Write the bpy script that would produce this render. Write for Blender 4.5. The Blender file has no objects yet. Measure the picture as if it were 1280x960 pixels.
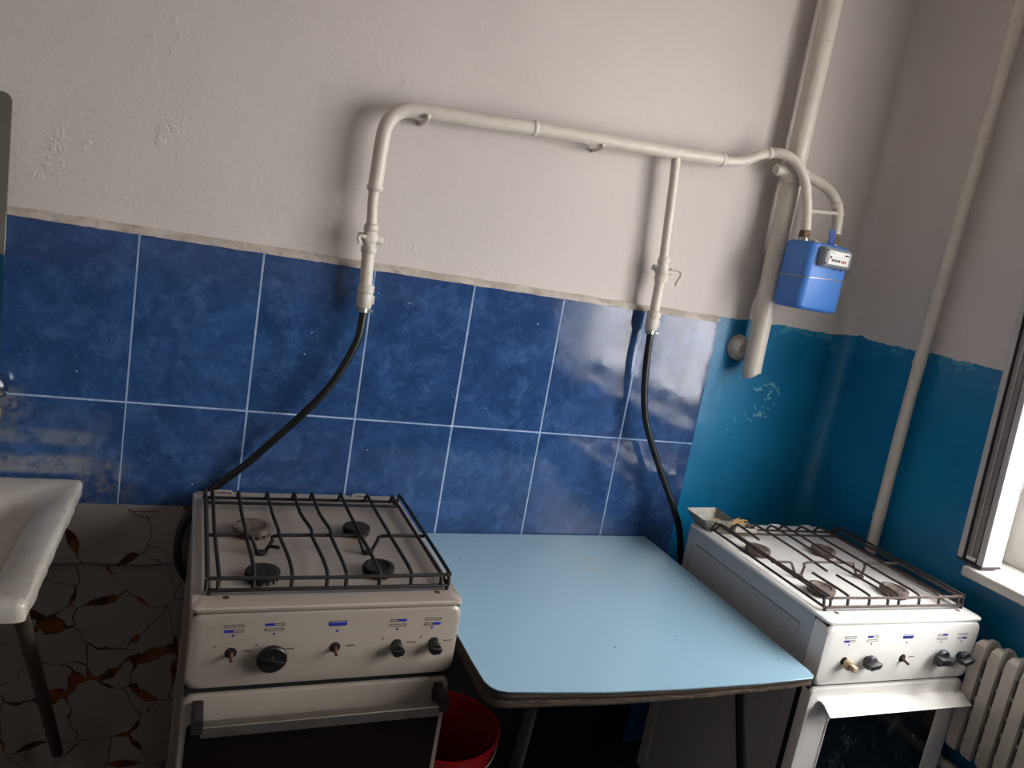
import bpy, bmesh, math, random
from mathutils import Vector, Matrix, noise as mnoise

random.seed(7)
PI = math.pi
SC = bpy.context.scene
COL = SC.collection
V = Vector

# ------------------------------------------------------------------ camera
cam_d = bpy.data.cameras.new('camera')
cam = bpy.data.objects.new('camera', cam_d)
COL.objects.link(cam)
R = ((0.917562, -0.358676, 0.171557), (0.091369, -0.229719, -0.968959), (0.386952, 0.904754, -0.17801))
M = Matrix(((R[0][0], -R[1][0], -R[2][0], 0.143977),
            (R[0][1], -R[1][1], -R[2][1], -1.864277),
            (R[0][2], -R[1][2], -R[2][2], 1.547118),
            (0, 0, 0, 1)))
cam.matrix_world = M
cam_d.sensor_fit = 'HORIZONTAL'
cam_d.sensor_width = 36.0
cam_d.lens = 934.79 / 1280 * 36.0
cam_d.clip_start = 0.02
SC.camera = cam

# ------------------------------------------------------------------ world: overcast daylight
W = bpy.data.worlds.new('world')
SC.world = W
W.use_nodes = True
wn = W.node_tree.nodes
wl = W.node_tree.links
wn.clear()
wo = wn.new('ShaderNodeOutputWorld')
wb = wn.new('ShaderNodeBackground')
wtc = wn.new('ShaderNodeTexCoord')
wsep = wn.new('ShaderNodeSeparateXYZ')
wr = wn.new('ShaderNodeValToRGB')
wmr = wn.new('ShaderNodeMapRange')
wl.new(wtc.outputs['Generated'], wsep.inputs[0])
wl.new(wsep.outputs['Z'], wmr.inputs['Value'])
wmr.inputs['From Min'].default_value = -1
wmr.inputs['From Max'].default_value = 1
wl.new(wmr.outputs[0], wr.inputs['Fac'])
wr.color_ramp.elements[0].position = 0.46
wr.color_ramp.elements[0].color = (0.50, 0.46, 0.455, 1)
wr.color_ramp.elements[1].position = 0.52
wr.color_ramp.elements[1].color = (0.88, 0.84, 0.855, 1)
e_ = wr.color_ramp.elements.new(1.0)
e_.color = (1.06, 1.04, 1.05, 1)
wl.new(wr.outputs['Color'], wb.inputs['Color'])
wb.inputs['Strength'].default_value = 4.2
wl.new(wb.outputs[0], wo.inputs[0])

# portal in the window opening: gives no light of its own, only guides the sampling of the sky
pd_ = bpy.data.lights.new('window_portal', 'AREA')
pd_.shape = 'RECTANGLE'
pd_.size = 1.50
pd_.size_y = 1.42
pd_.energy = 0.0
pd_.cycles.is_portal = True
po = bpy.data.objects.new('window_portal', pd_)
COL.objects.link(po)
po.location = (2.35, -1.36, 1.64)
po.rotation_euler = (0, PI / 2, 0)   # faces -x

vs = SC.view_settings
vs.view_transform = 'Standard'
vs.look = 'None'
vs.gamma = 1
vs.use_curve_mapping = False
vs.exposure = 2.56

# ------------------------------------------------------------------ material helpers
def srgb(h):
    h = h.lstrip('#')
    c = [int(h[i:i + 2], 16) / 255 for i in (0, 2, 4)]
    return tuple((x / 12.92 if x <= .04045 else ((x + .055) / 1.055) ** 2.4) for x in c) + (1,)


class NM:
    """small wrapper round a node material"""
    def __init__(s, name, color='#808080', rough=.5, metal=0.0, spec=.5, coat=0.0):
        s.m = bpy.data.materials.new(name)
        s.m.use_nodes = True
        s.n = s.m.node_tree.nodes
        s.l = s.m.node_tree.links
        s.b = s.n['Principled BSDF']
        s.col = srgb(color) if isinstance(color, str) else color
        s.b.inputs['Base Color'].default_value = s.col
        s.b.inputs['Roughness'].default_value = rough
        s.b.inputs['Metallic'].default_value = metal
        s.b.inputs['Specular IOR Level'].default_value = spec
        s.b.inputs['Coat Weight'].default_value = coat
        s.b.inputs['Coat Roughness'].default_value = .1
        s.cur = None      # current colour socket
        s.geo = None

    def pos(s, scale=(1, 1, 1), loc=(0, 0, 0), kind='Position', rot=(0, 0, 0)):
        mp = s.n.new('ShaderNodeMapping')
        mp.inputs['Scale'].default_value = scale
        mp.inputs['Location'].default_value = loc
        mp.inputs['Rotation'].default_value = rot
        if kind == 'Object':
            t = s.n.new('ShaderNodeTexCoord')
            s.l.new(t.outputs['Object'], mp.inputs[0])
        else:
            g = s.n.new('ShaderNodeNewGeometry')
            s.l.new(g.outputs['Position'], mp.inputs[0])
        return mp.outputs[0]

    def noise(s, scale=5, detail=4, rough=.5, dist=0, vec=None):
        t = s.n.new('ShaderNodeTexNoise')
        t.inputs['Scale'].default_value = scale
        t.inputs['Detail'].default_value = detail
        t.inputs['Roughness'].default_value = rough
        t.inputs['Distortion'].default_value = dist
        s.l.new(vec if vec is not None else s.pos(), t.inputs['Vector'])
        return t.outputs['Fac']

    def ramp(s, fac, a, b, va=0.0, vb=1.0):
        t = s.n.new('ShaderNodeMapRange')
        t.interpolation_type = 'SMOOTHSTEP'
        t.inputs['From Min'].default_value = a
        t.inputs['From Max'].default_value = b
        t.inputs['To Min'].default_value = va
        t.inputs['To Max'].default_value = vb
        s.l.new(fac, t.inputs['Value'])
        return t.outputs[0]

    def math(s, op, a, b=None, c=None):
        t = s.n.new('ShaderNodeMath')
        t.operation = op
        for i, x in enumerate((a, b, c)):
            if x is None:
                continue
            if isinstance(x, (int, float)):
                t.inputs[i].default_value = x
            else:
                s.l.new(x, t.inputs[i])
        return t.outputs[0]

    def sep(s, vec):
        t = s.n.new('ShaderNodeSeparateXYZ')
        s.l.new(vec, t.inputs[0])
        return t.outputs

    def mix(s, fac, color, blend='MIX'):
        """blend a colour over what is there by fac"""
        t = s.n.new('ShaderNodeMix')
        t.data_type = 'RGBA'
        t.blend_type = blend
        if isinstance(fac, (int, float)):
            t.inputs[0].default_value = fac
        else:
            s.l.new(fac, t.inputs[0])
        if s.cur is None:
            t.inputs[6].default_value = s.col
        else:
            s.l.new(s.cur, t.inputs[6])
        if isinstance(color, str):
            t.inputs[7].default_value = srgb(color)
        elif isinstance(color, tuple):
            t.inputs[7].default_value = color
        else:
            s.l.new(color, t.inputs[7])
        s.cur = t.outputs[2]
        s.l.new(s.cur, s.b.inputs['Base Color'])
        return s

    def set(s, name, sock):
        s.l.new(sock, s.b.inputs[name])
        return s

    def bump(s, h, dist=.001, strength=1.0):
        t = s.n.new('ShaderNodeBump')
        t.inputs['Strength'].default_value = strength
        t.inputs['Distance'].default_value = dist
        s.l.new(h, t.inputs['Height'])
        if s.b.inputs['Normal'].links:
            s.l.new(s.b.inputs['Normal'].links[0].from_socket, t.inputs['Normal'])
        s.l.new(t.outputs[0], s.b.inputs['Normal'])
        return s


MAT = {}


def simple(name, color, rough=.5, metal=0.0, nscale=30, nmix=.25, dark='#000000', bump=.0003, spec=.5, coat=0.0, a=.5, b=.75):
    k = NM(name, color, rough, metal, spec, coat)
    f = k.noise(nscale, 4, .6)
    k.mix(k.math('MULTIPLY', k.ramp(f, a, b), nmix), dark)
    if bump:
        k.bump(k.noise(nscale * 2.2, 3), bump)
    MAT[name] = k.m
    return k


# painted walls: whitewash above, teal oil paint below an uneven brushed edge
def wall_mat(name, edge, xlim=None, white='#cdc4bf'):
    k = NM(name, white, .85, spec=.25)
    p = k.pos()
    x, y, z = k.sep(p)
    big = k.noise(1.6, 3)
    k.mix(k.math('MULTIPLY', k.ramp(big, .35, .7), .35), '#bdb4b0' if white == '#cdc4bf' else white)
    k.mix(k.math('MULTIPLY', k.ramp(k.noise(38, 4, .6), .58, .8), .2), '#a89f99')
    # brushed edge
    n1 = k.noise(9, 3, .6)
    n2 = k.noise(60, 3, .5)
    h = k.math('ADD', z, k.math('MULTIPLY', k.math('SUBTRACT', n1, .5), .035))
    h = k.math('ADD', h, k.math('MULTIPLY', k.math('SUBTRACT', n2, .5), .010))
    teal = k.math('LESS_THAN', h, edge)
    if xlim is not None:
        teal = k.math('MULTIPLY', teal, k.math('MAXIMUM', k.math('GREATER_THAN', x, xlim), k.math('LESS_THAN', z, 1.2)))
    tm = NM.__new__(NM)
    # teal colour variation
    c = k.n.new('ShaderNodeMix'); c.data_type = 'RGBA'
    c.inputs[6].default_value = srgb('#0a6c98'); c.inputs[7].default_value = srgb('#1279a6')
    k.l.new(k.ramp(k.noise(3.2, 4, .6), .35, .7), c.inputs[0])
    # worn pale patches just under the edge and at a scuffed place
    dz = k.ramp(z, edge - .09, edge - .01)
    w = k.math('MULTIPLY', k.ramp(k.noise(13, 3, .55, .6), .57, .61), dz)
    c2 = k.n.new('ShaderNodeMix'); c2.data_type = 'RGBA'
    c2.inputs[7].default_value = srgb('#4fa0b4')
    k.l.new(k.math('MULTIPLY', w, .55), c2.inputs[0]); k.l.new(c.outputs[2], c2.inputs[6])
    last = c2.outputs[2]
    for (px, py, pz, rr, thr) in ((1.80, 0, 1.20, .09, .60), (1.72, 0, 1.12, .05, .60), (1.84, 0, 1.24, .04, .55)):
        d = k.n.new('ShaderNodeVectorMath'); d.operation = 'DISTANCE'
        k.l.new(p, d.inputs[0]); d.inputs[1].default_value = (px, py, pz)
        near = k.ramp(d.outputs['Value'], rr * .4, rr, 1, 0)
        m = k.math('MULTIPLY', near, k.ramp(k.noise(34, 4, .6, 1.2), thr, thr + .04))
        c3 = k.n.new('ShaderNodeMix'); c3.data_type = 'RGBA'
        c3.inputs[7].default_value = srgb('#8cc3cf')
        k.l.new(k.math('MULTIPLY', m, .8), c3.inputs[0]); k.l.new(last, c3.inputs[6])
        last = c3.outputs[2]
    k.mix(teal, last)
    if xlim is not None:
        k.mix(k.math('MULTIPLY', k.math('LESS_THAN', z, .667), k.math('LESS_THAN', x, xlim)), '#2b2320')  # dark brown puts the shade below tiles and table into the wall colour
    k.set('Roughness', k.ramp(teal, 0, 1, .85, .30))
    k.set('Specular IOR Level', k.ramp(teal, 0, 1, .25, .5))
    # plaster relief: soft waves, fine grain and localised flaking
    k.bump(k.noise(2.5, 2), .010)
    k.bump(k.noise(22, 4, .6), .0016)
    k.bump(k.noise(140, 2), .0004)
    k.bump(teal, .0006)
    return k


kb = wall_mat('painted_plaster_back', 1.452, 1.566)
# flaked plaster scars on the left half of the main wall
p_ = kb.pos()
tot = None
for (px, pz, rr) in ((-.14, 1.60, .10), (-.17, 1.54, .06), (.02, 1.66, .09), (.07, 1.67, .05), (.23, 1.56, .05), (-.20, 1.51, .04), (-.02, 1.52, .06),
                     (.55, 1.90, .06), (.02, 1.86, .06), (-.23, 1.64, .03), (.62, 1.49, .04)):
    d = kb.n.new('ShaderNodeVectorMath'); d.operation = 'DISTANCE'
    kb.l.new(p_, d.inputs[0]); d.inputs[1].default_value = (px, 0, pz)
    a = kb.ramp(d.outputs['Value'], rr * .3, rr, 1, 0)
    tot = a if tot is None else kb.math('MAXIMUM', tot, a)
vo = kb.n.new('ShaderNodeTexVoronoi'); vo.feature = 'DISTANCE_TO_EDGE'; vo.inputs['Scale'].default_value = 22
nd = kb.n.new('ShaderNodeTexNoise'); nd.inputs['Scale'].default_value = 14
kb.l.new(p_, nd.inputs['Vector'])
va = kb.n.new('ShaderNodeVectorMath'); va.operation = 'MULTIPLY_ADD'
kb.l.new(nd.outputs['Color'], va.inputs[0]); va.inputs[1].default_value = (.06, .06, .06); kb.l.new(p_, va.inputs[2])
kb.l.new(va.outputs[0], vo.inputs['Vector'])
cr = kb.ramp(vo.outputs['Distance'], 0, .10, 0, 1)
gate = kb.ramp(kb.noise(20, 4, .7), .52, .62)
kb.bump(kb.math('MULTIPLY', kb.math('MULTIPLY', cr, gate), tot), .0010)
MAT['wall_back'] = kb.m
MAT['wall_side'] = wall_mat('painted_plaster_side', 1.455).m
MAT['wall_dull'] = wall_mat('painted_plaster_dull', -1.0, white='#cbbfb8').m
MAT['wall_far'] = wall_mat('painted_plaster_far', 0.985, white='#a8a29d').m
simple('ceiling', '#dad6d1', .9, nscale=6, nmix=.1)

# blue marbled glazed tile
k = NM('glazed_tile', '#243d66', .14, spec=.6)
p = k.pos()
oi = k.n.new('ShaderNodeObjectInfo')
off = k.n.new('ShaderNodeVectorMath'); off.operation = 'MULTIPLY_ADD'
cmb = k.n.new('ShaderNodeCombineXYZ')
k.l.new(oi.outputs['Random'], cmb.inputs[0]); k.l.new(oi.outputs['Random'], cmb.inputs[2])
k.l.new(cmb.outputs[0], off.inputs[0]); off.inputs[1].default_value = (9, 0, 7); k.l.new(p, off.inputs[2])
vec = off.outputs[0]
k.mix(k.ramp(k.noise(6, 6, .65, 1.2, vec), .35, .70), '#315080')
k.mix(k.math('MULTIPLY', k.ramp(k.noise(17, 6, .75, .5, vec), .46, .72), .5), '#5272a0')
k.mix(k.math('MULTIPLY', k.ramp(k.noise(24, 6, .75, .6, vec), .48, .72), .55), '#1a2f56')
k.mix(k.math('MULTIPLY', k.ramp(k.noise(60, 5, .8, .2, vec), .56, .74), .3), '#6c88b0')
k.mix(k.math('MULTIPLY', oi.outputs['Random'], .12), '#38588a')
x, y, z = k.sep(p)
# limescale and grime above the basin and round the tap (it has this outline on the real tile)
mx = k.ramp(x, -.11, -.02, 1, 0)
nn = k.noise(20, 5, .7)
band1 = k.math('MULTIPLY', k.ramp(z, .868, .880), k.ramp(z, .905, .925, 1, 0))
band2 = k.math('MULTIPLY', k.ramp(z, .935, .950), k.ramp(z, .965, .985, 1, 0))
sc = k.math('MULTIPLY', k.math('ADD', band1, k.math('MULTIPLY', band2, .7)), k.math('MULTIPLY', mx, k.ramp(nn, .32, .6)))
k.mix(k.math('MULTIPLY', sc, .68), '#8a8b88')
d = k.n.new('ShaderNodeVectorMath'); d.operation = 'DISTANCE'; k.l.new(p, d.inputs[0]); d.inputs[1].default_value = (-.03, 0, .86)
k.mix(k.math('MULTIPLY', k.math('MULTIPLY', k.ramp(d.outputs['Value'], .015, .10, 1, 0), k.ramp(k.noise(30, 6, .8), .40, .7)), .65), '#8c8272')
d = k.n.new('ShaderNodeVectorMath'); d.operation = 'DISTANCE'; k.l.new(p, d.inputs[0]); d.inputs[1].default_value = (-.235, 0, 1.03)
k.mix(k.math('MULTIPLY', k.math('MULTIPLY', k.ramp(d.outputs['Value'], .02, .065, 1, 0), k.ramp(k.noise(36, 5, .7), .38, .55)), .7), '#757880')
# tiny chips
k.mix(k.ramp(k.noise(75, 1), .80, .82), '#c5d2e4')
k.set('Roughness', k.ramp(k.noise(12, 4, .6), .3, .7, .04, .13))
k.bump(k.noise(5, 2), .0012)
k.bump(k.noise(30, 4, .65), .00012)
MAT['tile'] = k.m

k = NM('tile_grout', '#92a8c4', .9)
k.mix(k.ramp(k.noise(20, 4, .7), .4, .65), '#7f98bd')
k.mix(k.math('MULTIPLY', k.ramp(k.noise(90, 3, .7), .55, .7), .6), '#d9e0ea')
MAT['grout'] = k.m

k = NM('old_mortar_edge', '#a99f95', .9)
k.mix(k.ramp(k.noise(14, 5, .7), .4, .65), '#c2b8b0')
k.mix(k.math('MULTIPLY', k.ramp(k.noise(50, 4, .7), .55, .7), .7), '#8a7d70')
k.bump(k.noise(60, 4, .7), .002)
MAT['mortar'] = k.m

# printed vinyl wall covering: off-white with brown cracked-stone veins
k = NM('veined_vinyl', '#b8aea7', .35)
p = k.pos((1, 1, 1))
nd = k.n.new('ShaderNodeTexNoise'); nd.inputs['Scale'].default_value = 7; nd.inputs['Detail'].default_value = 3
k.l.new(p, nd.inputs['Vector'])
va = k.n.new('ShaderNodeVectorMath'); va.operation = 'MULTIPLY_ADD'
k.l.new(nd.outputs['Color'], va.inputs[0]); va.inputs[1].default_value = (.11, 0, .11); k.l.new(p, va.inputs[2])
vo = k.n.new('ShaderNodeTexVoronoi'); vo.voronoi_dimensions = '3D'; vo.feature = 'DISTANCE_TO_EDGE'; vo.inputs['Scale'].default_value = 7.5
k.l.new(va.outputs[0], vo.inputs['Vector'])
ed = vo.outputs['Distance']
k.mix(k.math('MULTIPLY', k.ramp(k.noise(5, 4, .6), .4, .7), .4), '#a0968f')
thick = k.ramp(k.noise(6.5, 2, .5), .50, .62, .0, .055)
edn = k.math('ADD', ed, k.math('MULTIPLY', k.math('SUBTRACT', k.noise(40, 2), .5), .012))
inner = k.math('LESS_THAN', edn, thick)
outer = k.math('LESS_THAN', edn, k.math('ADD', thick, .006))
k.mix(outer, '#3b2c28')
vc = k.n.new('ShaderNodeMix'); vc.data_type = 'RGBA'
vc.inputs[6].default_value = srgb('#4d2a1d'); vc.inputs[7].default_value = srgb('#9a5a22')
k.l.new(k.ramp(k.noise(22, 3), .4, .6), vc.inputs[0])
k.mix(inner, vc.outputs[2])
k.bump(k.noise(8, 2), .004)
MAT['vinyl'] = k.m

k = NM('dark_terrazzo_floor', '#2a211d', .45)
k.mix(k.ramp(k.noise(160, 2, .5), .60, .66), '#7c8084')
k.mix(k.ramp(k.noise(5, 3), .4, .8), '#171110')
MAT['floor'] = k.m

# gas stove enamel: old creamy white with rust chips and grime
def enamel(name, col, dirt):
    k = NM(name, col, .28, spec=.5, coat=.25)
    k.mix(k.math('MULTIPLY', k.ramp(k.noise(4, 4, .6, vec=k.pos(kind='Object')), .4, .75), dirt), '#8e8273')
    k.mix(k.math('MULTIPLY', k.ramp(k.noise(18, 5, .7), .55, .8), dirt * .8), '#776857')
    k.mix(k.ramp(k.noise(48, 2, .4), .790, .80), '#2a1b14')
    k.bump(k.noise(30, 2), .0003)
    MAT[name] = k.m
enamel('enamel_old', '#978c82', .35)
enamel('enamel_white', '#ebe7e3', .08)
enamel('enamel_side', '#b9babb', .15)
simple('seam_black', '#0b0908', .7, nmix=0, bump=0)
simple('oven_glass_dark', '#140b09', .16, nscale=6, nmix=.5, dark='#060404', bump=0, spec=.5)
k = NM('oven_glass_smudged', '#0d0e11', .12)
k.mix(k.math('MULTIPLY', k.ramp(k.noise(9, 6, .75, 1.5), .52, .75), .45), '#5c6068')
k.mix(k.math('MULTIPLY', k.ramp(k.noise(22, 5, .7, 2), .66, .72), .5), '#a0a4a8')
MAT['oven_glass_smudged'] = k.m
simple('sooty_iron', '#090605', .7, .1, 45, .5, '#2a1a14', .0008, a=.45, b=.7)
simple('rusty_iron', '#4a3c37', .6, .3, 45, .6, '#2b1f1b', .0008, a=.4, b=.65)
simple('burner_black', '#080504', .95, 0.0, 60, .4, '#1f1510', .0015)
simple('burner_ash', '#6a5d55', .8, .1, 50, .6, '#2d221d', .0018, a=.4, b=.65)
simple('black_plastic', '#0f0f10', .38, nscale=40, nmix=.2, dark='#2b2b2b', bump=0)
simple('grey_plastic', '#26262b', .4, nscale=40, nmix=.2, dark='#45454b', bump=0)
simple('beige_plastic', '#b3a184', .5, nscale=40, nmix=.4, dark='#6a5a45', bump=.0004)
simple('rusty_steel', '#5a3a2c', .6, .5, 60, .5, '#2a1a14', .0005)
simple('brushed_steel', '#9a928a', .32, .9, 25, .35, '#4d443c', .0002)
simple('print_blue', '#1c2796', .5, nmix=0, bump=0)
simple('print_black', '#1b1b22', .5, nmix=0, bump=0)

# table
k = NM('pale_blue_laminate', '#84a2b4', .30, spec=.45)
p = k.pos()
k.mix(k.math('MULTIPLY', k.noise(2.2, 2), .25), '#8fb0c2')
st = k.n.new('ShaderNodeMapping'); st.inputs['Location'].default_value = (-1.19, .215, -.745); st.inputs['Scale'].default_value = (1, 1.0, 1)
rng = k.noise(14, 4, .6, vec=k.pos((1, 2.6, 1)))
k.l.new(p, st.inputs[0])
ln = k.n.new('ShaderNodeVectorMath'); ln.operation = 'LENGTH'; k.l.new(st.outputs[0], ln.inputs[0])
k.mix(k.math('MULTIPLY', k.math('MULTIPLY', k.ramp(ln.outputs['Value'], .02, .09, 1, 0), k.ramp(k.noise(14, 4, .6, vec=k.pos((1, 2.6, 1))), .42, .62)), .55), '#9a9a8c')
k.mix(k.ramp(k.noise(60, 1.0, .4), .80, .81), '#31444f')
MAT['laminate'] = k.m
k = NM('raw_chipboard_edge', '#4b3a2d', .85)
k.mix(k.ramp(k.noise(8, 5, .7, vec=k.pos((2, 2, 60))), .42, .62), '#20150f')
k.mix(k.math('MULTIPLY', k.ramp(k.noise(12, 5, .7, vec=k.pos((3, 3, 90))), .56, .66), .7), '#8a7058')
k.bump(k.noise(10, 5, .7, vec=k.pos((4, 4, 60))), .004)
MAT['chipboard'] = k.m
simple('dark_leg_metal', '#2a2826', .45, .5, 30, .3, '#0e0d0c')

# pipes, meter, etc.
k = NM('white_pipe_paint', '#cdc4ba', .38, spec=.45)
k.mix(k.math('MULTIPLY', k.ramp(k.noise(20, 5, .65), .45, .75), .35), '#b0a494')
k.mix(k.math('MULTIPLY', k.ramp(k.noise(90, 3, .6), .64, .72), .5), '#8a7763')
k.bump(k.noise(45, 4, .6), .0016)
k.bump(k.noise(12, 2), .002)
MAT['pipe'] = k.m
simple('black_rubber', '#0b0b0c', .42, nscale=60, nmix=.25, dark='#242424', bump=.0004)
simple('meter_blue', '#3f78c6', .42, nscale=8, nmix=.15, dark='#356bb4', bump=.0002)
simple('meter_blue_dark', '#23489c', .5, nmix=.1)
simple('meter_grey', '#83868c', .35, nscale=20, nmix=.15)
simple('paper_white', '#d9d7d4', .6, nmix=0, bump=0)
simple('print_red', '#b02a20', .5, nmix=0, bump=0)
simple('old_brass', '#5d4633', .5, .6, 60, .5, '#2a1d14')
simple('zinc_wire', '#aaa9a6', .35, .8, 60, .2, '#55524c', 0)
simple('rad_paint', '#cdc6bd', .5, nscale=14, nmix=.35, dark='#8f8373', bump=.001)
simple('frame_white', '#b8b6b4', .4, nscale=18, nmix=.3, dark='#8b8784')
simple('frame_groove', '#8a8381', .5, nscale=30, nmix=.5, dark='#3d3837')
simple('gasket', '#241a1a', .6, nmix=0, bump=0)
simple('sill_paint', '#d4cfc8', .4, nscale=20, nmix=.25, dark='#a59c90', bump=.002)
simple('reveal_white', '#d8d5d0', .8, nscale=8, nmix=.1, bump=.001)
k = NM('sink_enamel', '#b8b2aa', .25, coat=.3)
k.mix(k.math('MULTIPLY', k.ramp(k.noise(5, 4, .6), .38, .7), .5), '#9a9184')
k.mix(k.math('MULTIPLY', k.ramp(k.noise(40, 4, .7), .62, .75), .5), '#80705c')
k.bump(k.noise(40, 3), .0008)
MAT['sink'] = k.m
simple('pipe_rust_dark', '#54483f', .7, .2, 30, .6, '#2a1f1a', .001, a=.4, b=.65)
simple('chrome', '#b8bcc0', .15, 1.0, 20, .3, '#4a4c4e', .0003)
simple('aged_plastic_tan', '#9c8158', .5, nscale=20, nmix=.3, dark='#6e5838')
simple('bucket_red', '#9c0d18', .38, nscale=12, nmix=.25, dark='#7a0a12')
simple('packet_orange', '#a34a14', .5, nscale=25, nmix=.5, dark='#6c2a10')
k = NM('mirror_glass', '#b9bcb6', .02, 1.0)
MAT['mirror'] = k.m
simple('cloudy_plastic', '#8f8a80', .4, nscale=40, nmix=.5, dark='#55503f', bump=.0006, a=.45, b=.7)
simple('cardboard', '#b9b1a6', .8, nscale=40, nmix=.3, dark='#857a6c')
simple('cardboard_inside', '#6e5a44', .85, nscale=40, nmix=.3, dark='#4c3c2c')
simple('match_wood', '#c9a468', .7, nscale=60, nmix=.3, dark='#8f6d3b')
simple('match_head', '#2c1a14', .8, nmix=0)

# window glass: thin pane, plain mix of see-through and mirror reflection
m = bpy.data.materials.new('window_glass'); m.use_nodes = True
n = m.node_tree.nodes; l = m.node_tree.links; n.clear()
o = n.new('ShaderNodeOutputMaterial'); mx_ = n.new('ShaderNodeMixShader'); t_ = n.new('ShaderNodeBsdfTransparent'); g_ = n.new('ShaderNodeBsdfGlossy')
g_.inputs['Roughness'].default_value = .02; t_.inputs['Color'].default_value = (.93, .95, .94, 1); mx_.inputs[0].default_value = .07
l.new(t_.outputs[0], mx_.inputs[1]); l.new(g_.outputs[0], mx_.inputs[2]); l.new(mx_.outputs[0], o.inputs[0])
MAT['glass'] = m
m = bpy.data.materials.new('sheer_net'); m.use_nodes = True
n = m.node_tree.nodes; l = m.node_tree.links; n.clear()
o = n.new('ShaderNodeOutputMaterial'); mx_ = n.new('ShaderNodeMixShader'); t_ = n.new('ShaderNodeBsdfTransparent')
g_ = n.new('ShaderNodeBsdfTranslucent'); g_.inputs['Color'].default_value = (.75, .74, .72, 1); mx_.inputs[0].default_value = .45
l.new(t_.outputs[0], mx_.inputs[1]); l.new(g_.outputs[0], mx_.inputs[2]); l.new(mx_.outputs[0], o.inputs[0])
MAT['sheer'] = m

# ------------------------------------------------------------------ mesh helpers
def new_bm():
    return bmesh.new()


def obj(name, bm, mats, parent=None, loc=None, smooth=True, rotz=None, sharp=35):
    me = bpy.data.meshes.new(name)
    bmesh.ops.recalc_face_normals(bm, faces=bm.faces[:])
    bm.to_mesh(me)
    bm.free()
    if not isinstance(mats, (list, tuple)):
        mats = [mats]
    for k_ in mats:
        me.materials.append(MAT[k_])
    if smooth:
        me.polygons.foreach_set('use_smooth', [True] * len(me.polygons))
        me.set_sharp_from_angle(angle=math.radians(sharp))
    o = bpy.data.objects.new(name, me)
    COL.objects.link(o)
    if parent is not None:
        o.parent = parent
    if loc is not None:
        o.location = loc
    if rotz is not None:
        o.rotation_euler.z = rotz
    return o


def thing(name, label, cat, loc=(0, 0, 0), rotz=0, group=None):
    o = bpy.data.objects.new(name, None)
    COL.objects.link(o)
    o.location = loc
    o.rotation_euler = (0, 0, rotz)
    o['label'] = label
    o['category'] = cat
    if group:
        o['group'] = group
    return o


def tag(o, label, cat, group=None):
    o['label'] = label
    o['category'] = cat
    if group:
        o['group'] = group
    return o


def struct(o, label=None):
    o['kind'] = 'structure'
    if label:
        o['label'] = label
        o['category'] = 'structure'
    return o


def setmat(bm, faces, i):
    for f in faces:
        f.material_index = i


def box(bm, x0, x1, y0, y1, z0, z1, bev=0.0, seg=2, mi=0, vert_only=False):
    r = bmesh.ops.create_cube(bm, size=1.0)
    vs_ = r['verts']
    for v in vs_:
        v.co = V(((x0 + x1) / 2 + v.co.x * (x1 - x0), (y0 + y1) / 2 + v.co.y * (y1 - y0), (z0 + z1) / 2 + v.co.z * (z1 - z0)))
    faces = {f for v in vs_ for f in v.link_faces}
    for f in faces:
        f.material_index = mi
    if bev > 0:
        edges = {e for f in faces for e in f.edges}
        if vert_only:
            edges = {e for e in edges if abs(e.verts[0].co.z - e.verts[1].co.z) > 1e-6 and abs(e.verts[0].co.x - e.verts[1].co.x) < 1e-6 and abs(e.verts[0].co.y - e.verts[1].co.y) < 1e-6}
        bmesh.ops.bevel(bm, geom=list(edges), offset=bev, segments=seg, profile=.5, affect='EDGES', material=mi)


def tube(bm, pts, r, n=12, caps=True, mi=0, closed=False):
    """swept circle; r one number or one per point"""
    pts = [V(p_) for p_ in pts]
    m_ = len(pts)
    rr = r if isinstance(r, (list, tuple)) else [r] * m_
    tans = []
    for i in range(m_):
        if closed:
            t = pts[(i + 1) % m_] - pts[i - 1]
        else:
            a = pts[max(i - 1, 0)]
            b = pts[min(i + 1, m_ - 1)]
            t = b - a
        tans.append(t.normalized() if t.length > 1e-9 else V((0, 0, 1)))
    up = V((0, 0, 1)) if abs(tans[0].z) < .9 else V((1, 0, 0))
    nrm = (up - tans[0] * up.dot(tans[0])).normalized()
    rings = []
    for i in range(m_):
        if i:
            nrm = (nrm - tans[i] * nrm.dot(tans[i]))
            nrm = nrm.normalized() if nrm.length > 1e-6 else tans[i].orthogonal().normalized()
        bn = tans[i].cross(nrm)
        rings.append([bm.verts.new(pts[i] + (nrm * math.cos(2 * PI * j / n) + bn * math.sin(2 * PI * j / n)) * rr[i]) for j in range(n)])
    k_ = m_ if closed else m_ - 1
    for i in range(k_):
        A, B = rings[i], rings[(i + 1) % m_]
        for j in range(n):
            f = bm.faces.new((A[j], A[(j + 1) % n], B[(j + 1) % n], B[j]))
            f.material_index = mi
    if caps and not closed:
        f = bm.faces.new(rings[0][::-1]); f.material_index = mi
        f = bm.faces.new(rings[-1]); f.material_index = mi


def smooth_path(pts, sub=6):
    P = [V(p_) for p_ in pts]
    out = []
    for i in range(len(P) - 1):
        p0 = P[i - 1] if i else P[0] * 2 - P[1]
        p1, p2 = P[i], P[i + 1]
        p3 = P[i + 2] if i + 2 < len(P) else P[-1] * 2 - P[-2]
        for s in range(sub):
            t = s / sub
            out.append(.5 * ((2 * p1) + (p2 - p0) * t + (2 * p0 - 5 * p1 + 4 * p2 - p3) * t * t + (3 * p1 - p0 - 3 * p2 + p3) * t ** 3))
    out.append(P[-1])
    return out


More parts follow.
